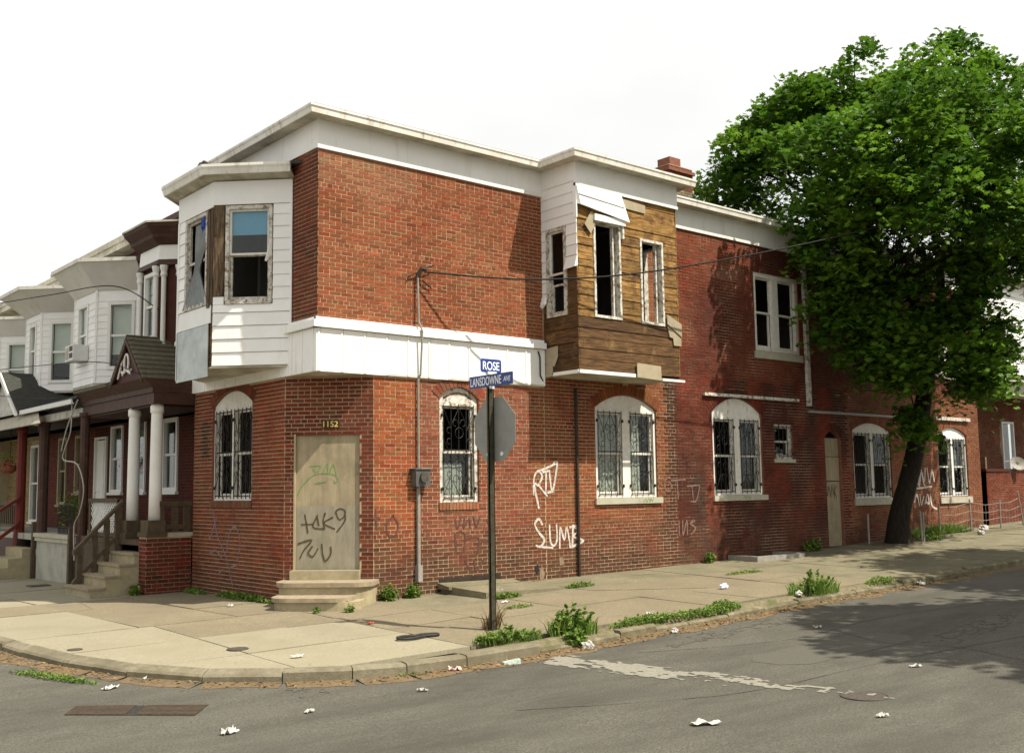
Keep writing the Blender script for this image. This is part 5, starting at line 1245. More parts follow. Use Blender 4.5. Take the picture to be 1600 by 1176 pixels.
mb.tube([(-.80, 8.98, 1.44), (-.80, 10.1, 1.44)], .014, 4); mb.tube([(-.80, 8.98, .95), (-.80, 10.1, .95)], .012, 4); mb.build('iron_railing', 'iron', h2)
# --- porch of the third house
MB().box(-.86, .8, 12.56, 16.4, .62, .76).build('porch_floor', 'concrete_grey', h3)
MB().box(-.90, -.7, 12.95, 16.4, -.5, .62).build('porch_base', 'brown_paint', h3)
MB().lathe((-.80, 13.1, 0), [(.14, .3), (.14, .7), (.12, .8), (.115, 3.2), (.14, 3.25), (.14, 3.4)], 10).build('porch_post', 'bright_red_paint', h3)
mb = MB(); mb.box(-.85, -.77, 13.2, 16.4, 1.42, 1.5); mb.box(-.85, -.77, 13.2, 16.4, .9, .96)
for k in range(18): mb.box(-.84, -.78, 13.3+k*.17, 13.36+k*.17, .95, 1.43)
mb.build('porch_rail', 'brown_wood', h3)
mb = MB(); mb.hexa([(-1.9, 12.96, .1), (-.85, 12.96, .92), (-.85, 13.04, .92), (-1.9, 13.04, .1)], [(-1.9, 12.96, .2), (-.85, 12.96, 1.02), (-.85, 13.04, 1.02), (-1.9, 13.04, .2)])
for x in (-1.85, -1.35): mb.box(x, x+.08, 12.97, 13.03, -.3, .95)
mb.hexa([(-1.9, 12.95, .85), (-.85, 12.95, 1.55), (-.85, 13.05, 1.55), (-1.9, 13.05, .85)], [(-1.9, 12.95, .93), (-.85, 12.95, 1.63), (-.85, 13.05, 1.63), (-1.9, 13.05, .93)]); mb.build('handrail', 'bright_red_paint', h3)
GA2 = 14.1
mb = MB(); mb.hexa([(-1.0, 12.56, 3.66), (-1.0, 15.7, 3.66), (-1.0, GA2, 4.66), (-1.0, GA2-.001, 4.66)], [(-.95, 12.56, 3.66), (-.95, 15.7, 3.66), (-.95, GA2, 4.66), (-.95, GA2-.001, 4.66)]); mb.build('gable', 'gable_grey', h3)
mb = MB()
for Y in (12.45, 15.8): mb.hexa([(-1.1, Y, 3.62), (.5, Y, 3.62), (.5, GA2, 4.72), (-1.1, GA2, 4.72)], [(-1.1, Y, 3.68), (.5, Y, 3.68), (.5, GA2, 4.79), (-1.1, GA2, 4.79)])
mb.build('porch_roof', 'shingle_dark', h3)
mb = MB()
for Y, s in ((12.45, 1), (15.8, -1)): mb.hexa([(-1.14, Y, 3.58), (-1.14, Y+s*.16, 3.58), (-1.14, GA2, 4.62), (-1.14, GA2-s*.01, 4.78)], [(-1.101, Y, 3.58), (-1.101, Y+s*.16, 3.58), (-1.101, GA2, 4.62), (-1.101, GA2-s*.01, 4.78)])
mb.build('bargeboard', 'clean_white', h3)
for k in range(12):
    y0 = 10.2+k*.55; s = .3 if k == 0 else 0
    MB().hexa([(-.93, y0+1.2, 3.60), (-1.22, y0, 3.26), (-1.22, y0+.54, 3.26), (-.93, y0+1.74, 3.60)], [(-.93, y0+1.2, 3.615), (-1.23, y0, 3.275), (-1.23, y0+.54, 3.275), (-.93, y0+1.74, 3.615)]).build('awning_strip', 'awning_tan', h3)
MB().box(-.95, -.70, 12.6, 16.4, 3.36, 3.6).build('porch_beam', 'brown_paint', h3)
# things on and about the porches
mb = MB(); mb.fbox(F2, .42, .98, 4.70, 5.06, .03, .36); ac = mb.build('air_conditioner', 'aluminium')
tag(ac, 'boxy white air conditioner jutting from the upper bay window of the white sided house', 'air conditioner')
for zz in (4.76, 4.92): MB().fbox(F2, .47, .68, zz, zz+.11, .36, .368).build('vent', 'cast_iron', ac)
MB().fbox(F2, .74, .94, 4.74, 5.02, .36, .367).build('grille', 'soffit', ac)
mb = MB(); ctr = [(-1.0, 8.75, 3.62), (-1.03, 8.70, 3.0), (-1.05, 9.1, 2.45), (-1.0, 8.3, 2.3), (-.98, 7.9, 1.8), (-.98, 8.1, 1.3), (-.99, 8.4, 1.0), (-1.0, 8.3, .3)]
mb.tube(curve_pts(ctr, 6), .014, 5); mb.tube(curve_pts([(-1.02, 8.3, 3.66), (-1.04, 8.9, 3.1), (-1.05, 9.2, 2.6)], 6), .014, 5)
tag(mb.build('hanging_cable', 'cable_white'), 'loose white cable drooping from the gutter beside the brown porch posts', 'cable')
pt = thing('potted_shrub', (-.55, 9.6, .76), 'dark leafy shrub in a pot on the porch behind the iron railing', 'plant')
MB().lathe((-.55, 9.6, 0), [(.13, .76), (.17, 1.0), (.18, 1.02)], 10).build('pot', 'reveal', pt)

# ------------------------------------------------------------------ foliage helpers
def leaf_cloud(name, centers, size, m, parent=None, up=.6, shape='maple', tints=None, **props):
    """many leaf-sized faces: centres (n,3)"""
    n = len(centers)
    if shape == 'maple':
        T = np.array([(0, -.5), (.30, -.38), (.20, -.12), (.55, -.02), (.27, .14), (.38, .42), (.12, .32), (0, .62), (-.12, .32), (-.38, .42), (-.27, .14), (-.55, -.02), (-.20, -.12), (-.30, -.38)])
    elif shape == 'oval': T = np.array([(0, -.5), (.2, -.2), (.22, .1), (0, .5), (-.22, .1), (-.2, -.2)])
    else: T = np.array([(-.05, -.5), (.05, -.5), (.045, .0), (0, .5), (-.045, .0)])
    k = len(T)
    nrm = rng.normal(size=(n, 3)); nrm[:, 2] = np.abs(nrm[:, 2])+up*2; nrm /= np.linalg.norm(nrm, axis=1)[:, None]
    a = rng.normal(size=(n, 3)); X = np.cross(nrm, a); X /= np.linalg.norm(X, axis=1)[:, None]; Y = np.cross(nrm, X)
    s = size*rng.uniform(.65, 1.3, n)
    V = centers[:, None, :]+X[:, None, :]*(T[None, :, 0, None]*s[:, None, None])+Y[:, None, :]*(T[None, :, 1, None]*s[:, None, None])
    bend = (np.abs(T[:, 0])+np.abs(T[:, 1])*.6)**2
    V = V-nrm[:, None, :]*(bend[None, :, None]*s[:, None, None]*.45)
    V = V.reshape(-1, 3)
    me = bpy.data.meshes.new(name)
    loc = np.zeros(3); q = parent
    while q is not None: loc += np.array(q.location); q = q.parent
    if parent is None: loc = V.mean(0); loc[2] = V[:, 2].min()
    V = V-loc
    me.vertices.add(len(V)); me.vertices.foreach_set('co', V.astype(np.float32).ravel())
    me.loops.add(n*k); me.loops.foreach_set('vertex_index', np.arange(n*k, dtype=np.int32))
    me.polygons.add(n); me.polygons.foreach_set('loop_start', np.arange(0, n*k, k, dtype=np.int32)); me.polygons.foreach_set('loop_total', np.full(n, k, np.int32))
    at = me.attributes.new('tint', 'FLOAT', 'FACE'); t = rng.uniform(0, 1, n) if tints is None else tints; at.data.foreach_set('value', t.astype(np.float32))
    me.materials.append(MATS[m]); me.update(); me.validate()
    o = bpy.data.objects.new(name, me); COL.objects.link(o)
    if parent is not None: o.parent = parent
    else: o.location = loc
    for kk, w in props.items(): o[kk] = w
    return o
leaf_cloud('foliage', np.array([-.55, 9.6, 1.35])+rng.normal(size=(500, 3))*np.array([.16, .22, .2]), .09, 'maple_leaf', pt, shape='oval')

# ------------------------------------------------------------------ trees
RH = np.array([.764, -.645, 0]); FH = np.array([.645, .764, 0])
def maple(name, base, label, lobes, trunk, limbs, nleaf, keep, csize=.5, lsize=.17, sc=1.0):
    t = thing(name, tuple(base), label, 'tree')
    base = np.array(base)
    W = lambda p: base+RH*p[0]+np.array([0, 0, p[1]])+FH*(p[2] if len(p) > 2 else 0)
    mb = MB(); pts = curve_pts([W(p[:3]) for p in trunk], 4); rad = np.interp(np.linspace(0, 1, len(pts)), np.linspace(0, 1, len(trunk)), [p[3] for p in trunk])
    mb.tube(pts, list(rad), 12)
    tr = mb.build('trunk', 'bark', t, smooth=True)
    tips = []
    for l in limbs:
        pp = curve_pts([W(p[:3]) for p in l], 4); r0 = l[0][3]; r1 = l[-1][3]
        MB().tube(pp, list(np.linspace(r0, r1, len(pp))), 8).build('branch', 'bark', t, smooth=True); tips.append(pp)
    # leaf clusters: inside each lobe, denser towards its surface, plus twigs to them
    C = []; lob = []
    tw = MB(); allp = np.array([p for l in tips for p in l])
    for (a, z, f, ra, rz, rf, n) in lobes:
        c = W((a, z, f)); k = 0
        while k < n:
            v = rng.normal(size=3); v /= np.linalg.norm(v); r = rng.uniform(.35, 1.0)**.55
            p = c+RH*(v[0]*ra*r)+FH*(v[1]*rf*r)+np.array([0, 0, v[2]*rz*r])
            k += 1
            if not keep(p) or rng.random() < .22: continue
            C.append(p)
            if rng.random() < .5:
                q = allp[np.argmin(((allp-p)**2).sum(1))]
                if np.linalg.norm(q-p) < 4.5: tw.tube([q, (q*.5+p*.5)+np.array([0, 0, .15]), p], [.022, .014, .006], 4, cap=False)
    C = np.array(C)
    tw.build('twigs', 'bark', t, kind='stuff')
    per = max(1, int(nleaf/len(C)))
    off = rng.normal(size=(len(C), per, 3))*np.array([csize*.55, csize*.55, csize*.26]); off[:, :, 2] -= .55*(off[:, :, 0]**2+off[:, :, 1]**2)/csize
    P = (C[:, None, :]+off).reshape(-1, 3)
    ok = np.array([keep(p) for p in P]); P = P[ok]
    tint = np.repeat(rng.uniform(.05, .8, len(C)), per)[ok]+rng.uniform(-.15, .25, len(P))
    leaf_cloud('crown', P, lsize, 'maple_leaf', t, up=.55, tints=np.clip(tint, 0, 1), kind='stuff')
    return t
def keep_main(p):
    if p[2] < 7.95 and p[1] > -.12 and p[0] < 21.9 and p[0] > 0: return False
    if p[1] > -.45 and p[2] < 8.0 and p[0] < 21.9: return False
    if -.4 > p[1] > -1.5 and p[0] < 8.1: return False
    return True
lobes = [  # right, up, away, radii, clusters
    (-2.9, 10.9, .1, .8, .6, 1.0, 20), (-2.0, 11.5, 0, .7, .5, .9, 16), (-3.5, 10.1, .3, .8, .5, .9, 16), (-1.3, 11.4, 0, .9, .6, 1.0, 18),
    (-2.3, 9.5, -.2, 2.0, 1.3, 2.2, 62), (-3.8, 9.35, .6, .9, .55, 1.0, 18), (-3.1, 10.3, .2, .8, .7, 1.0, 18), (-2.2, 11.0, 0, .9, .7, 1.2, 20), (-.5, 11.9, 0, .75, 1.2, 1.2, 30), (-1.2, 10.6, 0, 2.0, 1.2, 2.2, 55),
    (.35, 11.2, 0, .8, 1.0, 1.2, 22), (1.9, 12.0, 0, 1.0, 1.2, 1.5, 36), (2.8, 11.4, 0, .9, 1.2, 1.5, 28), (1.2, 10.2, 0, 2.4, 1.5, 2.6, 70), (3.3, 9.6, 0, 2.0, 2.0, 2.6, 66), (4.6, 8.3, 0, 1.6, 2.2, 2.2, 36),
    (-.6, 8.3, -1.4, 2.5, 1.3, 1.8, 70), (1.6, 7.8, -1.2, 2.4, 1.4, 1.9, 70), (2.7, 7.4, -.9, 1.5, 1.0, 1.7, 40),
    (-1.2, 9.0, -3.4, 1.9, 1.3, 1.6, 50), (.8, 9.4, -3.7, 2.0, 1.4, 1.6, 52), (-1.9, 8.1, -3.0, 1.1, .9, 1.1, 26), (2.4, 8.2, -3.3, 1.6, 1.4, 1.5, 36), (.1, 7.6, -4.2, 1.6, 1.0, 1.2, 34), (.3, 10.6, -2.6, 1.5, 1.0, 1.4, 30),
    (-1.6, 5.1, -2.2, .75, .75, .75, 24), (-.9, 4.4, -2.0, .65, .6, .7, 16), (-2.1, 6.1, -2.4, .7, .6, .7, 20), (-1.9, 6.9, -2.3, 1.0, .9, .9, 36), (-1.3, 5.9, -2.1, .9, .9, .9, 28), (-2.5, 7.7, -2.1, .7, .6, .8, 16),
    (-.3, 5.6, -1.7, 1.3, 1.2, 1.2, 46), (.7, 6.4, -1.6, 1.3, .9, 1.2, 36), (.9, 5.0, -1.8, 1.2, .9, 1.1, 38), (1.8, 5.0, -1.2, .95, .8, 1.0, 28), (2.0, 4.4, -.8, .7, .6, 1.0, 14), (4.2, 6.3, -.6, .6, .4, .8, 6), (-.45, 4.3, -1.6, .65, .7, .7, 18), (.15, 3.0, -1.2, .32, .38, .45, 9), (1.7, 3.9, -1.2, .5, .4, .6, 9), (1.5, 4.0, -1.4, .5, .4, .6, 8)]
trunk = [(-.02, -.15, 0, .40), (-.02, .2, 0, .30), (.05, .75, 0, .245), (.30, 1.55, 0, .225), (.54, 2.4, 0, .22), (.80, 3.6, 0, .195), (1.1, 5.1, 0, .185), (1.25, 5.6, 0, .17)]
limbs = [[(1.15, 5.2, 0, .15), (1.3, 6.3, -.2, .11), (1.1, 7.8, -.4, .08), (.6, 10.2, -.2, .03)], [(1.2, 5.4, 0, .14), (1.7, 6.0, .1, .12), (2.1, 6.6, .2, .10), (2.3, 8.5, .3, .07), (2.2, 11.2, .2, .025)],
         [(1.0, 5.0, 0, .10), (.2, 6.4, -.5, .08), (-1.3, 8.2, -.6, .05), (-3.2, 9.6, .1, .02)], [(1.2, 5.5, 0, .10), (2.6, 6.6, -.4, .08), (4.2, 8.2, -.3, .03)],
         [(1.1, 6.8, -.3, .07), (-.1, 8.6, -.4, .05), (-.6, 11.2, -.1, .02)], [(.8, 3.7, 0, .06), (.2, 4.6, -.9, .045), (-.6, 5.8, -1.7, .02)], [(.9, 4.2, 0, .06), (1.7, 4.6, -.8, .045), (2.8, 4.9, -1.0, .02)],
         [(2.1, 7.0, .2, .06), (3.2, 8.6, .3, .04), (3.6, 10.2, .2, .015)], [(.56, 2.45, 0, .10), (.72, 2.62, -.05, .09), (.84, 2.70, -.08, .075)], [(.6, 2.9, 0, .03), (.4, 3.1, -.6, .02), (.15, 3.0, -1.2, .01)]]
maple('maple_tree', (15.8, -.75, zs(15.8, -.75)-.02), 'leafy green maple leaning beside the brick side wall with a dark trunk', lobes, trunk, limbs, 70000, keep_main, csize=.44, lsize=.15)
LB2 = [[(0, 4, 0, .12), (-1.5, 6.2, .5, .07), (-2.8, 7.8, 1.2, .02)], [(0, 4.2, 0, .12), (1.6, 6.5, -.5, .07), (2.8, 8, -1, .02)], [(0, 5.8, 0, .12), (.2, 8, 0, .07), (0, 11, 0, .02)]]
TK2 = [(0, -.1, 0, .35), (0, 1, 0, .25), (.1, 3.5, 0, .22), (0, 6, 0, .15)]
maple('maple_tree', (8.0, -13.4, zs(8, -13.4)-.15), 'street maple on the opposite kerb whose shade falls across the road', [(0, 8.2, 0, 2.8, 2.0, 3.2, 120), (-.4, 7.2, 1.2, 1.8, 1.4, 1.8, 45), (.5, 10.0, 0, 1.8, 1.4, 1.8, 45)], TK2, LB2, 9000, lambda p: True, csize=.6, lsize=.22)
maple('maple_tree', (15.4, -13.6, zs(15.4, -13.6)-.15), 'taller street maple on the opposite kerb shading the far pavement', [(0, 10.6, 1.0, 4.0, 2.4, 4.0, 220), (-.8, 11.6, 2.6, 2.2, 1.5, 2.0, 60), (-1.6, 8.4, 1.0, 2.4, 1.8, 2.4, 70), (1.0, 12.2, .4, 2.6, 1.6, 2.6, 60), (2.5, 9.0, 1.0, 2.6, 1.8, 2.6, 70)], TK2, LB2, 15000, lambda p: True, csize=.65, lsize=.22)

# ------------------------------------------------------------------ house beyond the tree
hb = thing('porch_house', (25.5, 1.5, .4), 'white sided house with brick porch wall beyond the maple tree', 'house')
BH = Frame((22.9, 2.0, 0), (1, 0, 0), (0, -1, 0)); BP = Frame((22.9, .4, 0), (1, 0, 0), (0, -1, 0))
mb = MB(); wall_sheet(mb, BH, 0, 10, -.1, 8, [(4.6, 5.5, 1.0, 3.7, 0), (6.4, 7.8, 1.2, 3.6, 0)]); mb.box(22.9, 23.0, .4, 2.0, -.1, 2.4); mb.build('wall', 'mortar_dark', hb)
hbl = []; brick_field(hbl, BH, 0, 10, .2, 4.4, [(4.5, 5.6, 1.0, 3.8, 0), (6.3, 7.9, 1.1, 3.7, 0)], lambda u, z: (.20, .075, .045), seed=21)
brick_field(hbl, BP, 0, 10, .1, 1.95, [], lambda u, z: (.20, .048, .030), seed=22)
mb = MB(); mb.fbox(BP, 0, 10, -.1, 1.97, -.2, 0); mb.build('porch_wall', 'mortar_dark', hb); emit_bricks(hbl, hb, 0)
MB().fbox(BP, -.05, 10, 1.97, 2.05, -.24, .04).build('porch_coping', 'red_paint', hb)
mb = MB(); mb.fbox(BP, -.1, 10, 4.35, 4.75, -.5, .05); mb.fbox(BP, -.2, 10, 4.75, 4.85, -1.6, .25); mb.build('porch_beam', 'soffit', hb)
MB().fbox(BP, -.2, 10, 4.86, 4.95, -1.55, .28).build('porch_roof', 'shingle_dark', hb)
HU = Frame((23.4, 1.0, 0), (1, 0, 0), (0, -1, 0))
mb = MB(); wall_sheet(mb, HU, .6, 9, 4.95, 8.2, [(1.35, 2.3, 5.2, 6.85, 0)]); mb.box(23.95, 24.0, 1.0, 3, 4.95, 8.2); mb.build('wall', 'siding', hb)
for k in range(16):
    z0 = 4.96+k*.2
    for p, q in ([(.62, 1.3), (2.35, 9)] if 5.1 < z0+.1 < 6.9 else [(.62, 9)]): board(HU, p, q, z0, z0+.197, hb, 'siding', d=.002, lap=.02)
simple_window(HU, 1.35, 2.3, 5.2, 6.85, hb, 'tan_frame', blind=.5); 
mb = MB(); mb.fbox(HU, .4, 9, 8.2, 8.45, -2, .35); mb.build('roof', 'soffit', hb)
MB().box(22.9, 24.2, 2.02, 5, 4.9, 8.0).build('wall', 'rust', hb)
simple_window(BH, 4.6, 5.5, 1.0, 3.7, hb, 'clean_white', blind=.0); simple_window(BH, 6.4, 7.8, 1.2, 3.6, hb, 'white_paint', blind=.3)
MB().fbox(BH, 4.68, 5.42, 1.0, 2.0, .02, .06).build('door_panel', 'clean_white', hb)
dish = MB(); n = 16; vs = []; c = np.array([24.75, .25, 2.22]); ax = np.array([-.5, -.75, .42]); ax /= np.linalg.norm(ax); e1 = np.cross(ax, [0, 0, 1]); e1 /= np.linalg.norm(e1); e2 = np.cross(ax, e1)
for r, d in ((.02, -.08), (.15, -.06), (.27, 0)):
    for k in range(n): a = 2*math.pi*k/n; vs.append(c+e1*r*math.cos(a)+e2*r*.85*math.sin(a)+ax*d)
dish.add(vs, [[j*n+k, j*n+(k+1) % n, (j+1)*n+(k+1) % n, (j+1)*n+k] for j in range(2) for k in range(n)]+[list(range(n))]); dish.tube([c-ax*.1, c-ax*.2+np.array([0, 0, -.2])], .025, 5)
tag(dish.build('satellite_dish', 'conduit', smooth=True), 'pale satellite dish standing on the brick porch wall', 'satellite dish')

# ------------------------------------------------------------------ street sign
SX, SY = .57, -3.65; gz0_ = zs(SX, SY)
sp = thing('street_sign', (SX, SY, gz0_), 'dark street sign post with two blue name blades and a stop sign seen from behind', 'street sign')
mb = MB()
lean = lambda z: np.array([-.0, 0, 0])
for dx0, dx1, dy0, dy1 in ((-.045, .045, -.006, .006), (-.045, -.035, -.006, .035), (.035, .045, -.006, .035)):
    mb.box(SX+dx0, SX+dx1, SY+dy0, SY+dy1, gz0_-.2, 3.03)
mb.build('post', 'signpost', sp)
ST = Frame((SX+.062, SY, 2.455), (0, -1, 0), (-1, 0, 0))
R8 = .432/math.cos(math.pi/8); oc = [(R8*math.cos(math.pi/8+k*math.pi/4), R8*math.sin(math.pi/8+k*math.pi/4)) for k in range(8)]
stp = MB().prism(ST, oc, -.002, .002).build('stop_sign', 'sign_back', sp); MB().prism(ST, [(a*.985, b*.985) for a, b in oc], -.004, -.0025).build('sign_face', 'sign_red', stp)
for u in (-.14, .15): MB().prism(ST, [(u+.03*math.cos(2*math.pi*k/10), -.33+.03*math.sin(2*math.pi*k/10)) for k in range(10)], .002, .012).build('bolt', 'aluminium', stp)
def rrect(w, h, r): return [(sx*(w/2-r)+r*math.cos(a), sz*(h/2-r)+r*math.sin(a)) for sx, sz, a0 in ((1, 1, 0), (-1, 1, 90), (-1, -1, 180), (1, -1, 270)) for a in [math.radians(a0+d) for d in (0, 30, 60, 90)]]
RB = Frame((SX, SY-.01, 3.31), (1, 0, 0), (0, -1, 0)); LB = Frame((SX-.0, SY, 3.115), (0, -1, 0), (-1, 0, 0))
MB().fbox(RB, -.075, .075, -.118, -.080, -.03, .03).build('sign_bracket', 'aluminium', sp); MB().fbox(RB, -.03, .03, -.31, -.275, -.03, .03).build('sign_bracket', 'aluminium', sp)
b1 = MB().prism(RB, rrect(.36, .185, .035), -.003, .003).build('name_blade', 'sign_blue', sp)
text_mesh('lettering', 'ROSE', RB, 0, .0, .115, .0036, 'letter_white', b1, width=.285, bold=.012)
b2 = MB().prism(LB, rrect(.93, .165, .012), -.003, .003).build('name_blade', 'sign_blue', sp)
text_mesh('lettering', 'LANSDOWNE', LB, -.105, 0, .118, .0036, 'letter_white', b2, width=.66, bold=.008)
text_mesh('lettering', 'AVE', LB, .345, -.002, .066, .0036, 'letter_white', b2, width=.15, bold=.006, shear=.2)

# ------------------------------------------------------------------ wires
def wire(pts, r, m, label, n=10):
    mb = MB(); mb.tube(curve_pts(pts, n), r, 5); return tag(mb.build('overhead_cable', m), label, 'cable')
wire([(1.97, -.15, 5.36), (3.96, -1.0, 5.33), (6.88, -1.6, 5.81), (11.9, -2.6, 7.1), (16.75, -3.6, 8.7), (19.5, -4.15, 9.7)], .016, 'cable_black', 'black service cable from the brick wall past the timber bay into the maple')
wire([(-1.0, 16.5, 6.85), (-1.0, 10.5, 6.25), (-.9, 6.6, 5.85), (-.3, 5.75, 5.3)], .012, 'cable_black', 'thin dark wire rising past the white bays to the brown cornice')
wire([(-1.1, 18.0, 5.1), (-1.1, 11.2, 4.66), (-1.05, 6.9, 4.32), (-1.0, 4.9, 3.9)], .009, 'cable_black', 'thin dark wire across the bay windows just above the porch roofs')
wire([(-1.2, 18.0, 4.6), (-1.2, 11.2, 3.9), (-1.1, 8.7, 3.75)], .009, 'cable_black', 'thin dark wire sagging across the white porch gable')

# ------------------------------------------------------------------ cellar hatches, covers, grate
ch1 = thing('cellar_hatch', (3.0, -.6, 0), 'low sloping stone slab over the cellar opening under the barred window', 'cellar hatch')
mb = MB(); mb.hexa([(2.35, -.06, -.1), (4.35, -.06, -.1), (4.05, -1.25, -.15), (2.45, -1.15, -.15)], [(2.35, -.06, .06), (4.35, -.06, .0), (4.05, -1.25, -.02), (2.45, -1.15, .0)]); mb.build('slab', 'slab_grey', ch1)
mb = MB(); mb.hexa([(2.30, -.03, .0), (3.95, -.03, .0), (3.95, -.25, .0), (2.30, -.35, .0)], [(2.30, -.03, .10), (3.95, -.03, .07), (3.95, -.25, .03), (2.30, -.35, .05)]); mb.build('upper_slab', 'slab_grey', ch1)
mb = MB(); mb.box(2.35, 3.7, -.012, .0, .10, .17); mb.build('opening', 'dark_pipe', ch1)
ch2 = thing('cellar_hatch', (10.9, -.4, .07), 'open metal framed cellar hatch under the twin arched window in shade', 'cellar hatch')
mb = MB(); mb.box(10.1, 11.7, -.75, -.02, -.1, .10); mb.build('well', 'dark_pipe', ch2)
mb = MB(); mb.box(10.05, 11.75, -.80, -.68, -.1, .16); mb.box(10.05, 10.17, -.68, -.02, -.1, .165); mb.box(11.63, 11.75, -.68, -.02, -.1, .165); mb.build('frame', 'conduit', ch2)
def disc(name, x, y, r, z, m, label, cat, rim=True):
    mb = MB(); mb.lathe((x, y, z), [(r, -.02), (r, .006), (r*.92, .009), (r*.9, .004), (.02, .004)], 24); return tag(mb.build(name, m), label, cat)
disc('valve_cover', -2.52, -2.57, .13, zs(-2.52, -2.57)+.004, 'cast_iron', 'small round iron cover set in the pale corner pavement', 'cover')
disc('manhole_cover', .89, -8.87, .23, zr(.89, -8.87), 'cast_iron', 'round iron manhole cover in the shaded road', 'manhole cover')
disc('valve_cover', -4.0, -1.25, .09, zs(-4.0, -1.25)+.004, 'cast_iron', 'rusty little round cover by the kerb at the left corner', 'cover')
gt = thing('storm_grate', (-4.4, -4.4, zr(-4.4, -4.4)), 'long rusty storm drain grate flush with the road at the corner', 'drain grate')
gp = np.array([[-4.79, -3.8], [-3.81, -4.63], [-4.09, -4.97], [-5.0, -4.11]])
def gbar(a, b, c, d, h, m, nm): MB().hexa([(p[0], p[1], zr(p[0], p[1])-.02) for p in (a, b, c, d)], [(p[0], p[1], zr(p[0], p[1])+h) for p in (a, b, c, d)]).build(nm, m, gt)
gbar(gp[0], gp[1], gp[2], gp[3], .003, 'rubber', 'pit')
for j, (s0, s1) in enumerate(((.0, .46), (.54, 1.0))):
    for k in range(8):
        t0, t1 = k/8+.02, k/8+.075
        q = [gp[0]*(1-t)+gp[3]*t for t in (t0, t1)]; r = [gp[1]*(1-t)+gp[2]*t for t in (t0, t1)]
        gbar(q[0]*(1-s0)+r[0]*s0, q[0]*(1-s1)+r[0]*s1, q[1]*(1-s1)+r[1]*s1, q[1]*(1-s0)+r[1]*s0, .012, 'rust', 'bar')
    
# ------------------------------------------------------------------ wire fence and bed at the right
fn = thing('wire_fence', (17.5, -.7, .25), 'low broken wire fence with leaning posts round the weedy bed', 'fence')
posts = [(15.1, -.35, .75, 0, 0), (16.0, -1.25, .8, 0, .02), (16.35, -1.1, .75, .02, 0), (18.1, -.6, .85, 0, 0), (19.6, -.7, .9, -.02, 0), (21.2, -.75, .8, 0, 0), (22.3, -.9, 1.0, -.28, 0), (23.1, -.8, .85, -.2, 0), (23.7, -1.0, 2.05, -.03, 0)]
tops = []
for (x, y, h, lx, ly) in posts:
    z = zs(x, y); MB().tube([(x, y, z-.1), (x+lx, y+ly, z+h)], .024, 6).build('post', 'conduit', fn); tops.append((x, y, z, h, lx, ly))
wm = MB()
for a, b in zip(tops[3:-1], tops[4:]):
    for f in (.15, .4, .65, .9):
        p = np.array([a[0]+a[4]*f, a[1], a[2]+a[3]*f]); q = np.array([b[0]+b[4]*f, b[1], b[2]+min(b[3], .9)*f]); wm.tube([p, (p+q)/2-np.array([0, 0, .06]), q], .006, 4)
    for k in range(8):
        t = k/8; p = np.array([a[0]*(1-t)+b[0]*t, a[1]*(1-t)+b[1]*t, a[2]+.1]); wm.tube([p, p+np.array([.02, 0, .62])], .004, 3)
wm.build('wire', 'conduit', fn)
mb = MB(); bp = [(17.6, -.75), (19.2, -.95), (21, -1.1), (24, -1.25)]
for a, b in zip(bp[:-1], bp[1:]):
    MB().hexa([(a[0], a[1], zs(*a)-.1), (b[0], b[1], zs(*b)-.1), (b[0], b[1]+.12, zs(*b)-.1), (a[0], a[1]+.12, zs(*a)-.1)], [(a[0], a[1], zs(*a)+.06), (b[0], b[1], zs(*b)+.06), (b[0], b[1]+.12, zs(*b)+.06), (a[0], a[1]+.12, zs(*a)+.06)]).build('edging_stone', 'kerb_stone', walk)
mb = MB(); mb.hexa([(15.0, -1.4, .1), (17.5, -1.1, .2), (17.5, -.05, .2), (15.0, -.05, .1)], [(15.0, -1.4, zs(15, -1.4)+.012), (17.5, -1.1, zs(17.5, -1.1)+.012), (17.5, -.05, zs(17.5, 0)+.03), (15.0, -.05, zs(15, 0)+.03)]); mb.build('tree_pit', 'earth', walk)

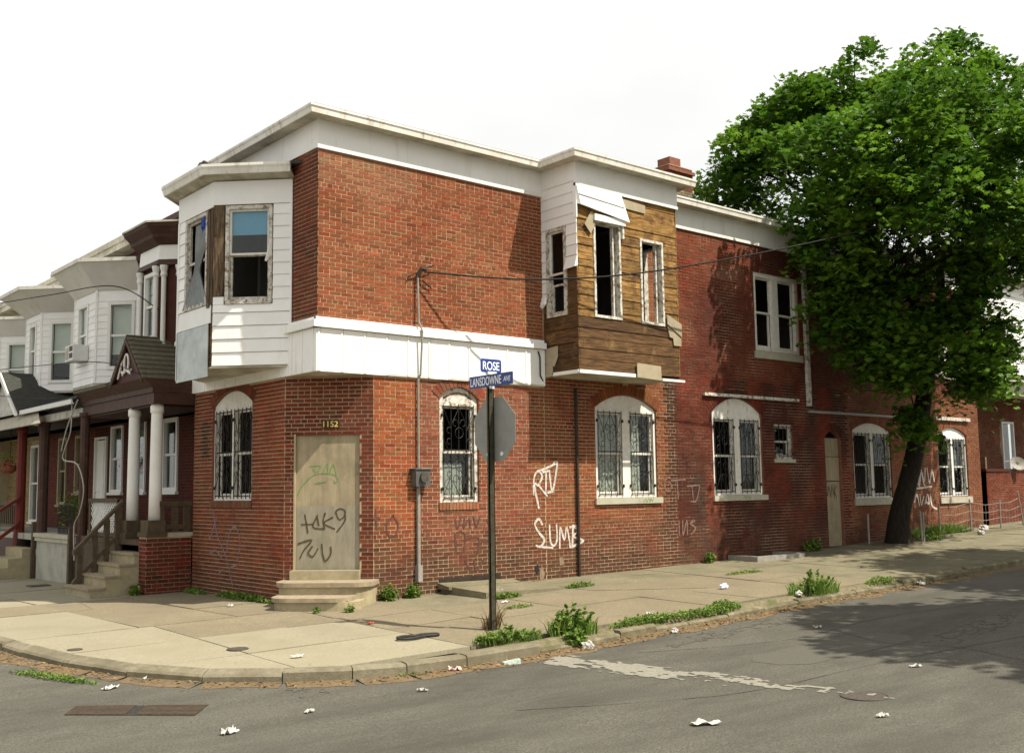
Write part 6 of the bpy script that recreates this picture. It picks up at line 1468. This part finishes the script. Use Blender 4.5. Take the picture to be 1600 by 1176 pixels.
# ------------------------------------------------------------------ weeds
def zany(x, y): return zs(x, y)
def clump(x, y, rx, ry, h, n, label, kind='oval', size=.07, ang=0, gnd=None, group='weeds in the pavement', cat='weed', name='weed_clump', m='weed_leaf', top=None):
    z = (gnd or zs)(x, y)
    t = thing(name, (x, y, z), label, cat, group)
    if kind in ('oval', 'mix'):
        v = rng.normal(size=(n, 3)); v /= np.linalg.norm(v, axis=1)[:, None]; r = rng.uniform(.2, 1, n)**.5
        if h > .13:
            ns = 26; sa = rng.uniform(0, 6.28, ns); sr = rng.uniform(.1, 1.0, ns); sh = rng.uniform(.45, 1.15, ns)*(1.15-.55*sr); id_ = rng.integers(0, ns, n); tt_ = rng.uniform(.12, 1, n)
            P = np.column_stack([np.cos(sa[id_])*rx*sr[id_]*(.45+.55*tt_), np.sin(sa[id_])*ry*sr[id_]*(.45+.55*tt_), sh[id_]*h*tt_])+rng.normal(size=(n, 3))*size*.45*(1.15-tt_)[:, None]
            P[:, 2] = np.abs(P[:, 2])
        else: P = np.column_stack([v[:, 0]*rx*r, v[:, 1]*ry*r, np.abs(v[:, 2])*h*r*rng.uniform(.6, 1.05, n)])
        c, s = math.cos(ang), math.sin(ang); P = np.column_stack([P[:, 0]*c-P[:, 1]*s, P[:, 0]*s+P[:, 1]*c, P[:, 2]+.012])
        leaf_cloud('leaves', P+np.array([x, y, z]), size, m, t, up=.35, shape='oval', kind='stuff')
    if kind in ('grass', 'mix'):
        mb = MB(); nb = n if kind == 'grass' else n//4; tt = []
        for k in range(nb):
            a = rng.uniform(0, 6.28); r = math.sqrt(rng.uniform()); px_, py_ = rx*r*math.cos(a), ry*r*math.sin(a); c, s = math.cos(ang), math.sin(ang)
            p = np.array([x+px_*c-py_*s, y+px_*s+py_*c, z-.01]); hh = h*rng.uniform(.5, 1.1)*(1.2-.6*r); b = rng.normal(size=2)*hh*.45; w = .006+.006*rng.random(); d = np.array([math.cos(a), math.sin(a), 0])*w
            mid = p+np.array([b[0]*.35, b[1]*.35, hh*.6]); tip = p+np.array([b[0], b[1], hh])
            mb.add([p-d, p+d, mid+d*.7, mid-d*.7, tip], [(0, 1, 2, 3), (3, 2, 4)], (rng.uniform(0, 1),)*3)
        mb.build('blades', m, t, kind='stuff')
    return t
clump(.25, -4.35, .55, .28, .16, 900, 'bright low weeds at the foot of the street sign post', 'mix', .06)
clump(1.15, -4.55, .38, .26, .34, 700, 'tallest leafy weed bush by the kerb right of the sign post', 'mix', .085)
clump(.95, -4.85, .22, .16, .2, 300, 'small leafy weed spilling over the kerb below the tall bush', 'oval', .08, gnd=lambda x, y: zs(x, y)-.1)
clump(.62, -3.55, .12, .1, .38, 60, 'wispy dry grass stems beside the sign post base', 'grass', m='dry_leaf')
clump(2.35, -4.66, .7, .10, .12, 600, 'long low strip of green weeds on the kerb edge past the bush', 'mix', .05, ang=.05)
clump(4.1, -4.62, .42, .12, .13, 420, 'short weed patch on the broken kerb at mid pavement', 'mix', .055)
clump(3.2, -4.72, 1.0, .09, .11, 620, 'thin broken line of weeds growing between kerb and pavement', 'mix', .05)
clump(6.5, -4.55, .65, .22, .34, 800, 'shaggy weed clump on the kerb with a white bag beside it', 'mix', .075)
clump(8.6, -4.5, .5, .12, .12, 260, 'thin dark weeds along the shaded kerb', 'mix', .05)
clump(1.22, -.16, .20, .12, .24, 420, 'yellow green weed against the brick right of the corner steps', 'oval', .075)
clump(1.72, -.14, .18, .10, .22, 360, 'second leafy weed at the brick base beside the meter conduit', 'oval', .07)
clump(-.28, -.52, .06, .05, .10, 90, 'tiny green sprig at the foot of the lowest corner step', 'oval', .045)
clump(.10, -.82, .09, .07, .15, 140, 'small bright sprig by the right end of the corner steps', 'oval', .05)
clump(-.14, 2.2, .12, 1.1, .13, 1300, 'bright green weed strip along the front brick wall', 'mix', .055)
clump(-.18, 4.1, .10, .45, .12, 350, 'dark weeds in the angle of porch pier and front wall', 'mix', .055)
clump(-1.02, 4.75, .12, .16, .22, 260, 'weeds at the foot of the red brick porch pier', 'oval', .065)
clump(2.75, -1.32, .32, .10, .10, 300, 'weed tuft along the near edge of the cellar slab', 'mix', .05)
clump(4.5, -1.2, .34, .12, .10, 260, 'weed tuft on the pavement at the far corner of the cellar slab', 'mix', .05)
clump(2.15, -2.3, .3, .1, .05, 120, 'sparse weeds in a pavement crack behind the sign post', 'mix', .045)
clump(9.3, -.14, .16, .10, .24, 260, 'leafy weed against the brick below the faded graffiti', 'oval', .08)
clump(13.0, -.2, .5, .16, .26, 420, 'dark weeds against the wall left of the boarded back door', 'oval', .09)
clump(8.2, -1.9, .6, .10, .06, 220, 'flat moss and weeds in a pavement joint in the shade', 'mix', .045)
clump(18.6, -.42, 1.5, .30, .34, 1800, 'tall grass filling the bed behind the wire fence', 'grass')
clump(16.9, -.9, .5, .3, .2, 420, 'weeds round the foot of the leaning maple', 'mix', .07)
clump(-3.05, -3.75, .07, .05, .13, 50, 'lone grass tuft growing from the kerb at the corner', 'grass', gnd=zr)
clump(-1.55, -4.80, .16, .05, .07, 90, 'low grass tuft in the gutter before the corner kerb', 'grass', gnd=zr)
clump(-4.55, -2.2, .8, .10, .06, 500, 'flat dull grass along the gutter at the left corner', 'mix', .04, ang=1.9, gnd=zr)
# leaf litter along the gutter
P = []
for i in range(len(KR)-1):
    a, b = np.array(KR[i]), np.array(KR[i+1]); 
    if a[0] > 12 or a[1] > 4: continue
    for k in range(int((95 if a[0] > -1.5 else 55)*np.linalg.norm(b-a))):
        t = rng.uniform(); o = .17+abs(rng.normal())*.13; p = a*(1-t)+b*t+kn[i]*o; P.append((p[0], p[1], zr(p[0], p[1])+.012+rng.uniform(0, .02)))
leaf_cloud('leaf_litter', np.array(P), .05, 'dry_leaf', None, up=1.4, shape='oval', kind='stuff')
P = np.column_stack([rng.uniform(-4, 9, 260), rng.uniform(-4.4, -.2, 260)]); P = np.array([(x, y, zs(x, y)+.012) for x, y in P])
leaf_cloud('pavement_crumbs', P, .028, 'dry_leaf', None, up=2.5, shape='oval', kind='stuff')

# ------------------------------------------------------------------ litter
def paper(x, y, w, l, rot, m, label, road=True, crump=.03, name='paper_scrap', cat='litter'):
    z0 = (zr if road else zs)(x, y)+.010; n = 7; vs = []; c, s = math.cos(rot), math.sin(rot); sd_ = random.random()*50
    for j in range(n):
        for i in range(n):
            a, b = (i/(n-1)-.5)*l*.62, (j/(n-1)-.5)*w*.62
            e = 1+.25*noise.noise(Vector((i*.8, j*.8, sd_)))
            z = abs(noise.noise(Vector((i*.7+sd_, j*.7, 3))))*crump*2
            vs.append((x+(a*c-b*s)*e, y+(a*s+b*c)*e, z0+z))
    mb = MB(); mb.add(vs, [[j*n+i, j*n+i+1, (j+1)*n+i+1, (j+1)*n+i] for j in range(n-1) for i in range(n-1)])
    return tag(mb.build(name, m), label, cat, 'litter on the street')
def wad(x, y, r, m, label, road=True, name='crumpled_bag', sq=.7):
    r *= .66
    z0 = (zr if road else zs)(x, y); bm = bmesh.new(); bmesh.ops.create_icosphere(bm, subdivisions=3, radius=1); sd_ = random.random()*90
    mb = MB(); 
    for v in bm.verts:
        r_ = r; k = 1+.55*noise.noise(v.co*1.7+Vector((sd_, 0, 0)))+.25*noise.noise(v.co*4+Vector((0, sd_, 0))); mb.v.append((x+v.co.x*r*k, y+v.co.y*r*k*.8, z0+max(0, (v.co.z*k*sq+.6)*r)))
    mb.f = [[v.index for v in f.verts] for f in bm.faces]; bm.free()
    return tag(mb.build(name, m), label, 'litter', 'litter on the street')
paper(-1.03, -8.51, .16, .40, -.55, 'paper_white', 'flat white paper sheet lying alone in the near road')
paper(-4.14, -5.81, .12, .24, .2, 'paper_white', 'torn white scrap in the road below the storm grate', crump=.05)
paper(-4.26, -3.22, .12, .26, .4, 'paper_white', 'flattened white cup piece in the gutter above the grate')
paper(-3.82, -3.01, .08, .14, 1.0, 'paper_white', 'small white scrap in the leaf litter at the left gutter')
paper(-1.05, -4.95, .10, .22, -.3, 'paper_pink', 'crumpled pink and white wrapper in the gutter', crump=.06)
paper(-2.25, -3.55, .10, .24, -.2, 'paper_white', 'white napkin on the corner pavement edge', road=False)
paper(-1.92, -5.56, .08, .18, -.6, 'paper_grey', 'thin grey scrap in the road before the corner kerb')
paper(-3.24, -5.59, .08, .16, .3, 'paper_grey', 'dull grey scrap in the middle of the near road')
paper(.24, -9.43, .08, .16, -.4, 'paper_grey', 'slim grey scrap in the road near the manhole cover')
paper(2.49, -8.5, .08, .20, -.5, 'paper_white', 'white scrap in the dark shaded road')
paper(4.19, -6.15, .08, .18, -.6, 'paper_white', 'tiny white scrap on the sunny patch of road')
paper(9.56, -4.7, .2, .3, 0, 'paper_white', 'white litter against the far shaded kerb', crump=.08)
paper(-.25, -1.95, .12, .20, .2, 'paper_red', 'flat red leaf of paper on the pavement', road=False, crump=.01)
paper(-.75, 1.4, .14, .20, .8, 'paper_white', 'white paper plate piece on the pavement left of the steps', road=False)
paper(2.9, -.95, .14, .22, .5, 'paper_white', 'white scrap lying on the sloping cellar slab', road=False).location.z += .06
paper(2.35, -1.75, .12, .26, .1, 'paper_white', 'white scrap on the pavement in front of the cellar slab', road=False)
paper(3.0, -4.2, .1, .24, .1, 'paper_grey', 'pale scrap near the kerb weeds at mid pavement', road=False)
wad(.98, -5.0, .12, 'paper_white', 'crumpled white plastic bag in the gutter below the weed bush')
wad(5.9, -3.2, .12, 'bag_blue', 'pale blue crumpled bag on the shaded pavement', road=False)
wad(6.0, -4.6, .10, 'paper_white', 'small white wad at the left of the shaggy weed clump', road=False)
wad(2.6, -5.0, .08, 'paper_white', 'white wad in the gutter by the low weed strip')
wad(20.2, -.75, .22, 'paper_white', 'white bag lying against the bed edging by the wire fence', road=False)
wad(22.9, -1.1, .2, 'paper_white', 'white rubbish beside the leaning fence post', road=False)
wad(19.2, -1.15, .14, 'paper_grey', 'grey rubbish by the edging stones below the last arched window', road=False)
zc_ = zr(-.2, -5.2)
ct = MB(); ct.hexa([(-.42, -5.06, zc_), (-.22, -5.12, zc_), (-.20, -5.05, zc_), (-.40, -4.99, zc_)], [(-.42, -5.055, zc_+.035), (-.22, -5.115, zc_+.06), (-.20, -5.055, zc_+.06), (-.40, -4.995, zc_+.035)])
ct = tag(ct.build('drink_carton', 'carton'), 'crushed printed carton in the gutter in front of the sign post', 'litter', 'litter on the street')
mb = MB(); q = [(-.74, -3.34), (-.62, -3.30), (-.48, -3.36), (-.34, -3.34), (-.20, -3.42), (-.22, -3.49), (-.40, -3.46), (-.58, -3.50), (-.72, -3.48), (-.77, -3.41), (-.73, -3.34)]
mb.tube(curve_pts([(x, y, zs(x, y)+.026) for x, y in q], 4), .019, 7); tag(mb.build('inner_tube', 'rubber', smooth=True), 'flattened black rubber inner tube on the pale pavement', 'inner tube')
mb = MB(); mb.tube(curve_pts([(.95, -3.4, zs(.95, -3.4)), (.88, -3.3, .25), (.95, -3.2, .55), (.85, -3.1, .8)], 4), [.006]*13, 4)
tag(mb.build('dry_stalk', 'rotten_wood'), 'thin bare dry weed stalk standing behind the sign post', 'weed', 'weeds in the pavement')
mb = MB(); mb.box(-1.75, -1.35, 8.6, 8.95, zs(-1.5, 8.8)-.02, zs(-1.5, 8.8)+.03); tag(mb.build('meter_lid', 'cast_iron'), 'dark oblong iron lid in the pavement before the grey porch wall', 'cover')

# hanging basket on the farthest visible porch
bk = thing('hanging_basket', (-.75, 14.3, 2.4), 'hanging basket of red flowers under the tan awning', 'plant')
MB().lathe((-.75, 14.3, 0), [(.05, 2.22), (.16, 2.3), (.2, 2.42)], 10).build('basket', 'reveal', bk)
leaf_cloud('foliage', np.array([-.75, 14.3, 2.5])+rng.normal(size=(160, 3))*np.array([.16, .2, .12]), .09, 'weed_leaf', bk, shape='oval', kind='stuff')
leaf_cloud('flowers', np.array([-.85, 14.2, 2.42])+rng.normal(size=(120, 3))*np.array([.12, .14, .10]), .08, 'flower_red', bk, shape='oval', kind='stuff')
MB().tube([(-.75, 14.3, 2.5), (-.75, 14.3, 3.4)], .008, 4).build('hook', 'iron', bk)
print('objects', len(bpy.data.objects), 'tris', sum(len(m.loops)-2*len(m.polygons) for m in bpy.data.meshes))
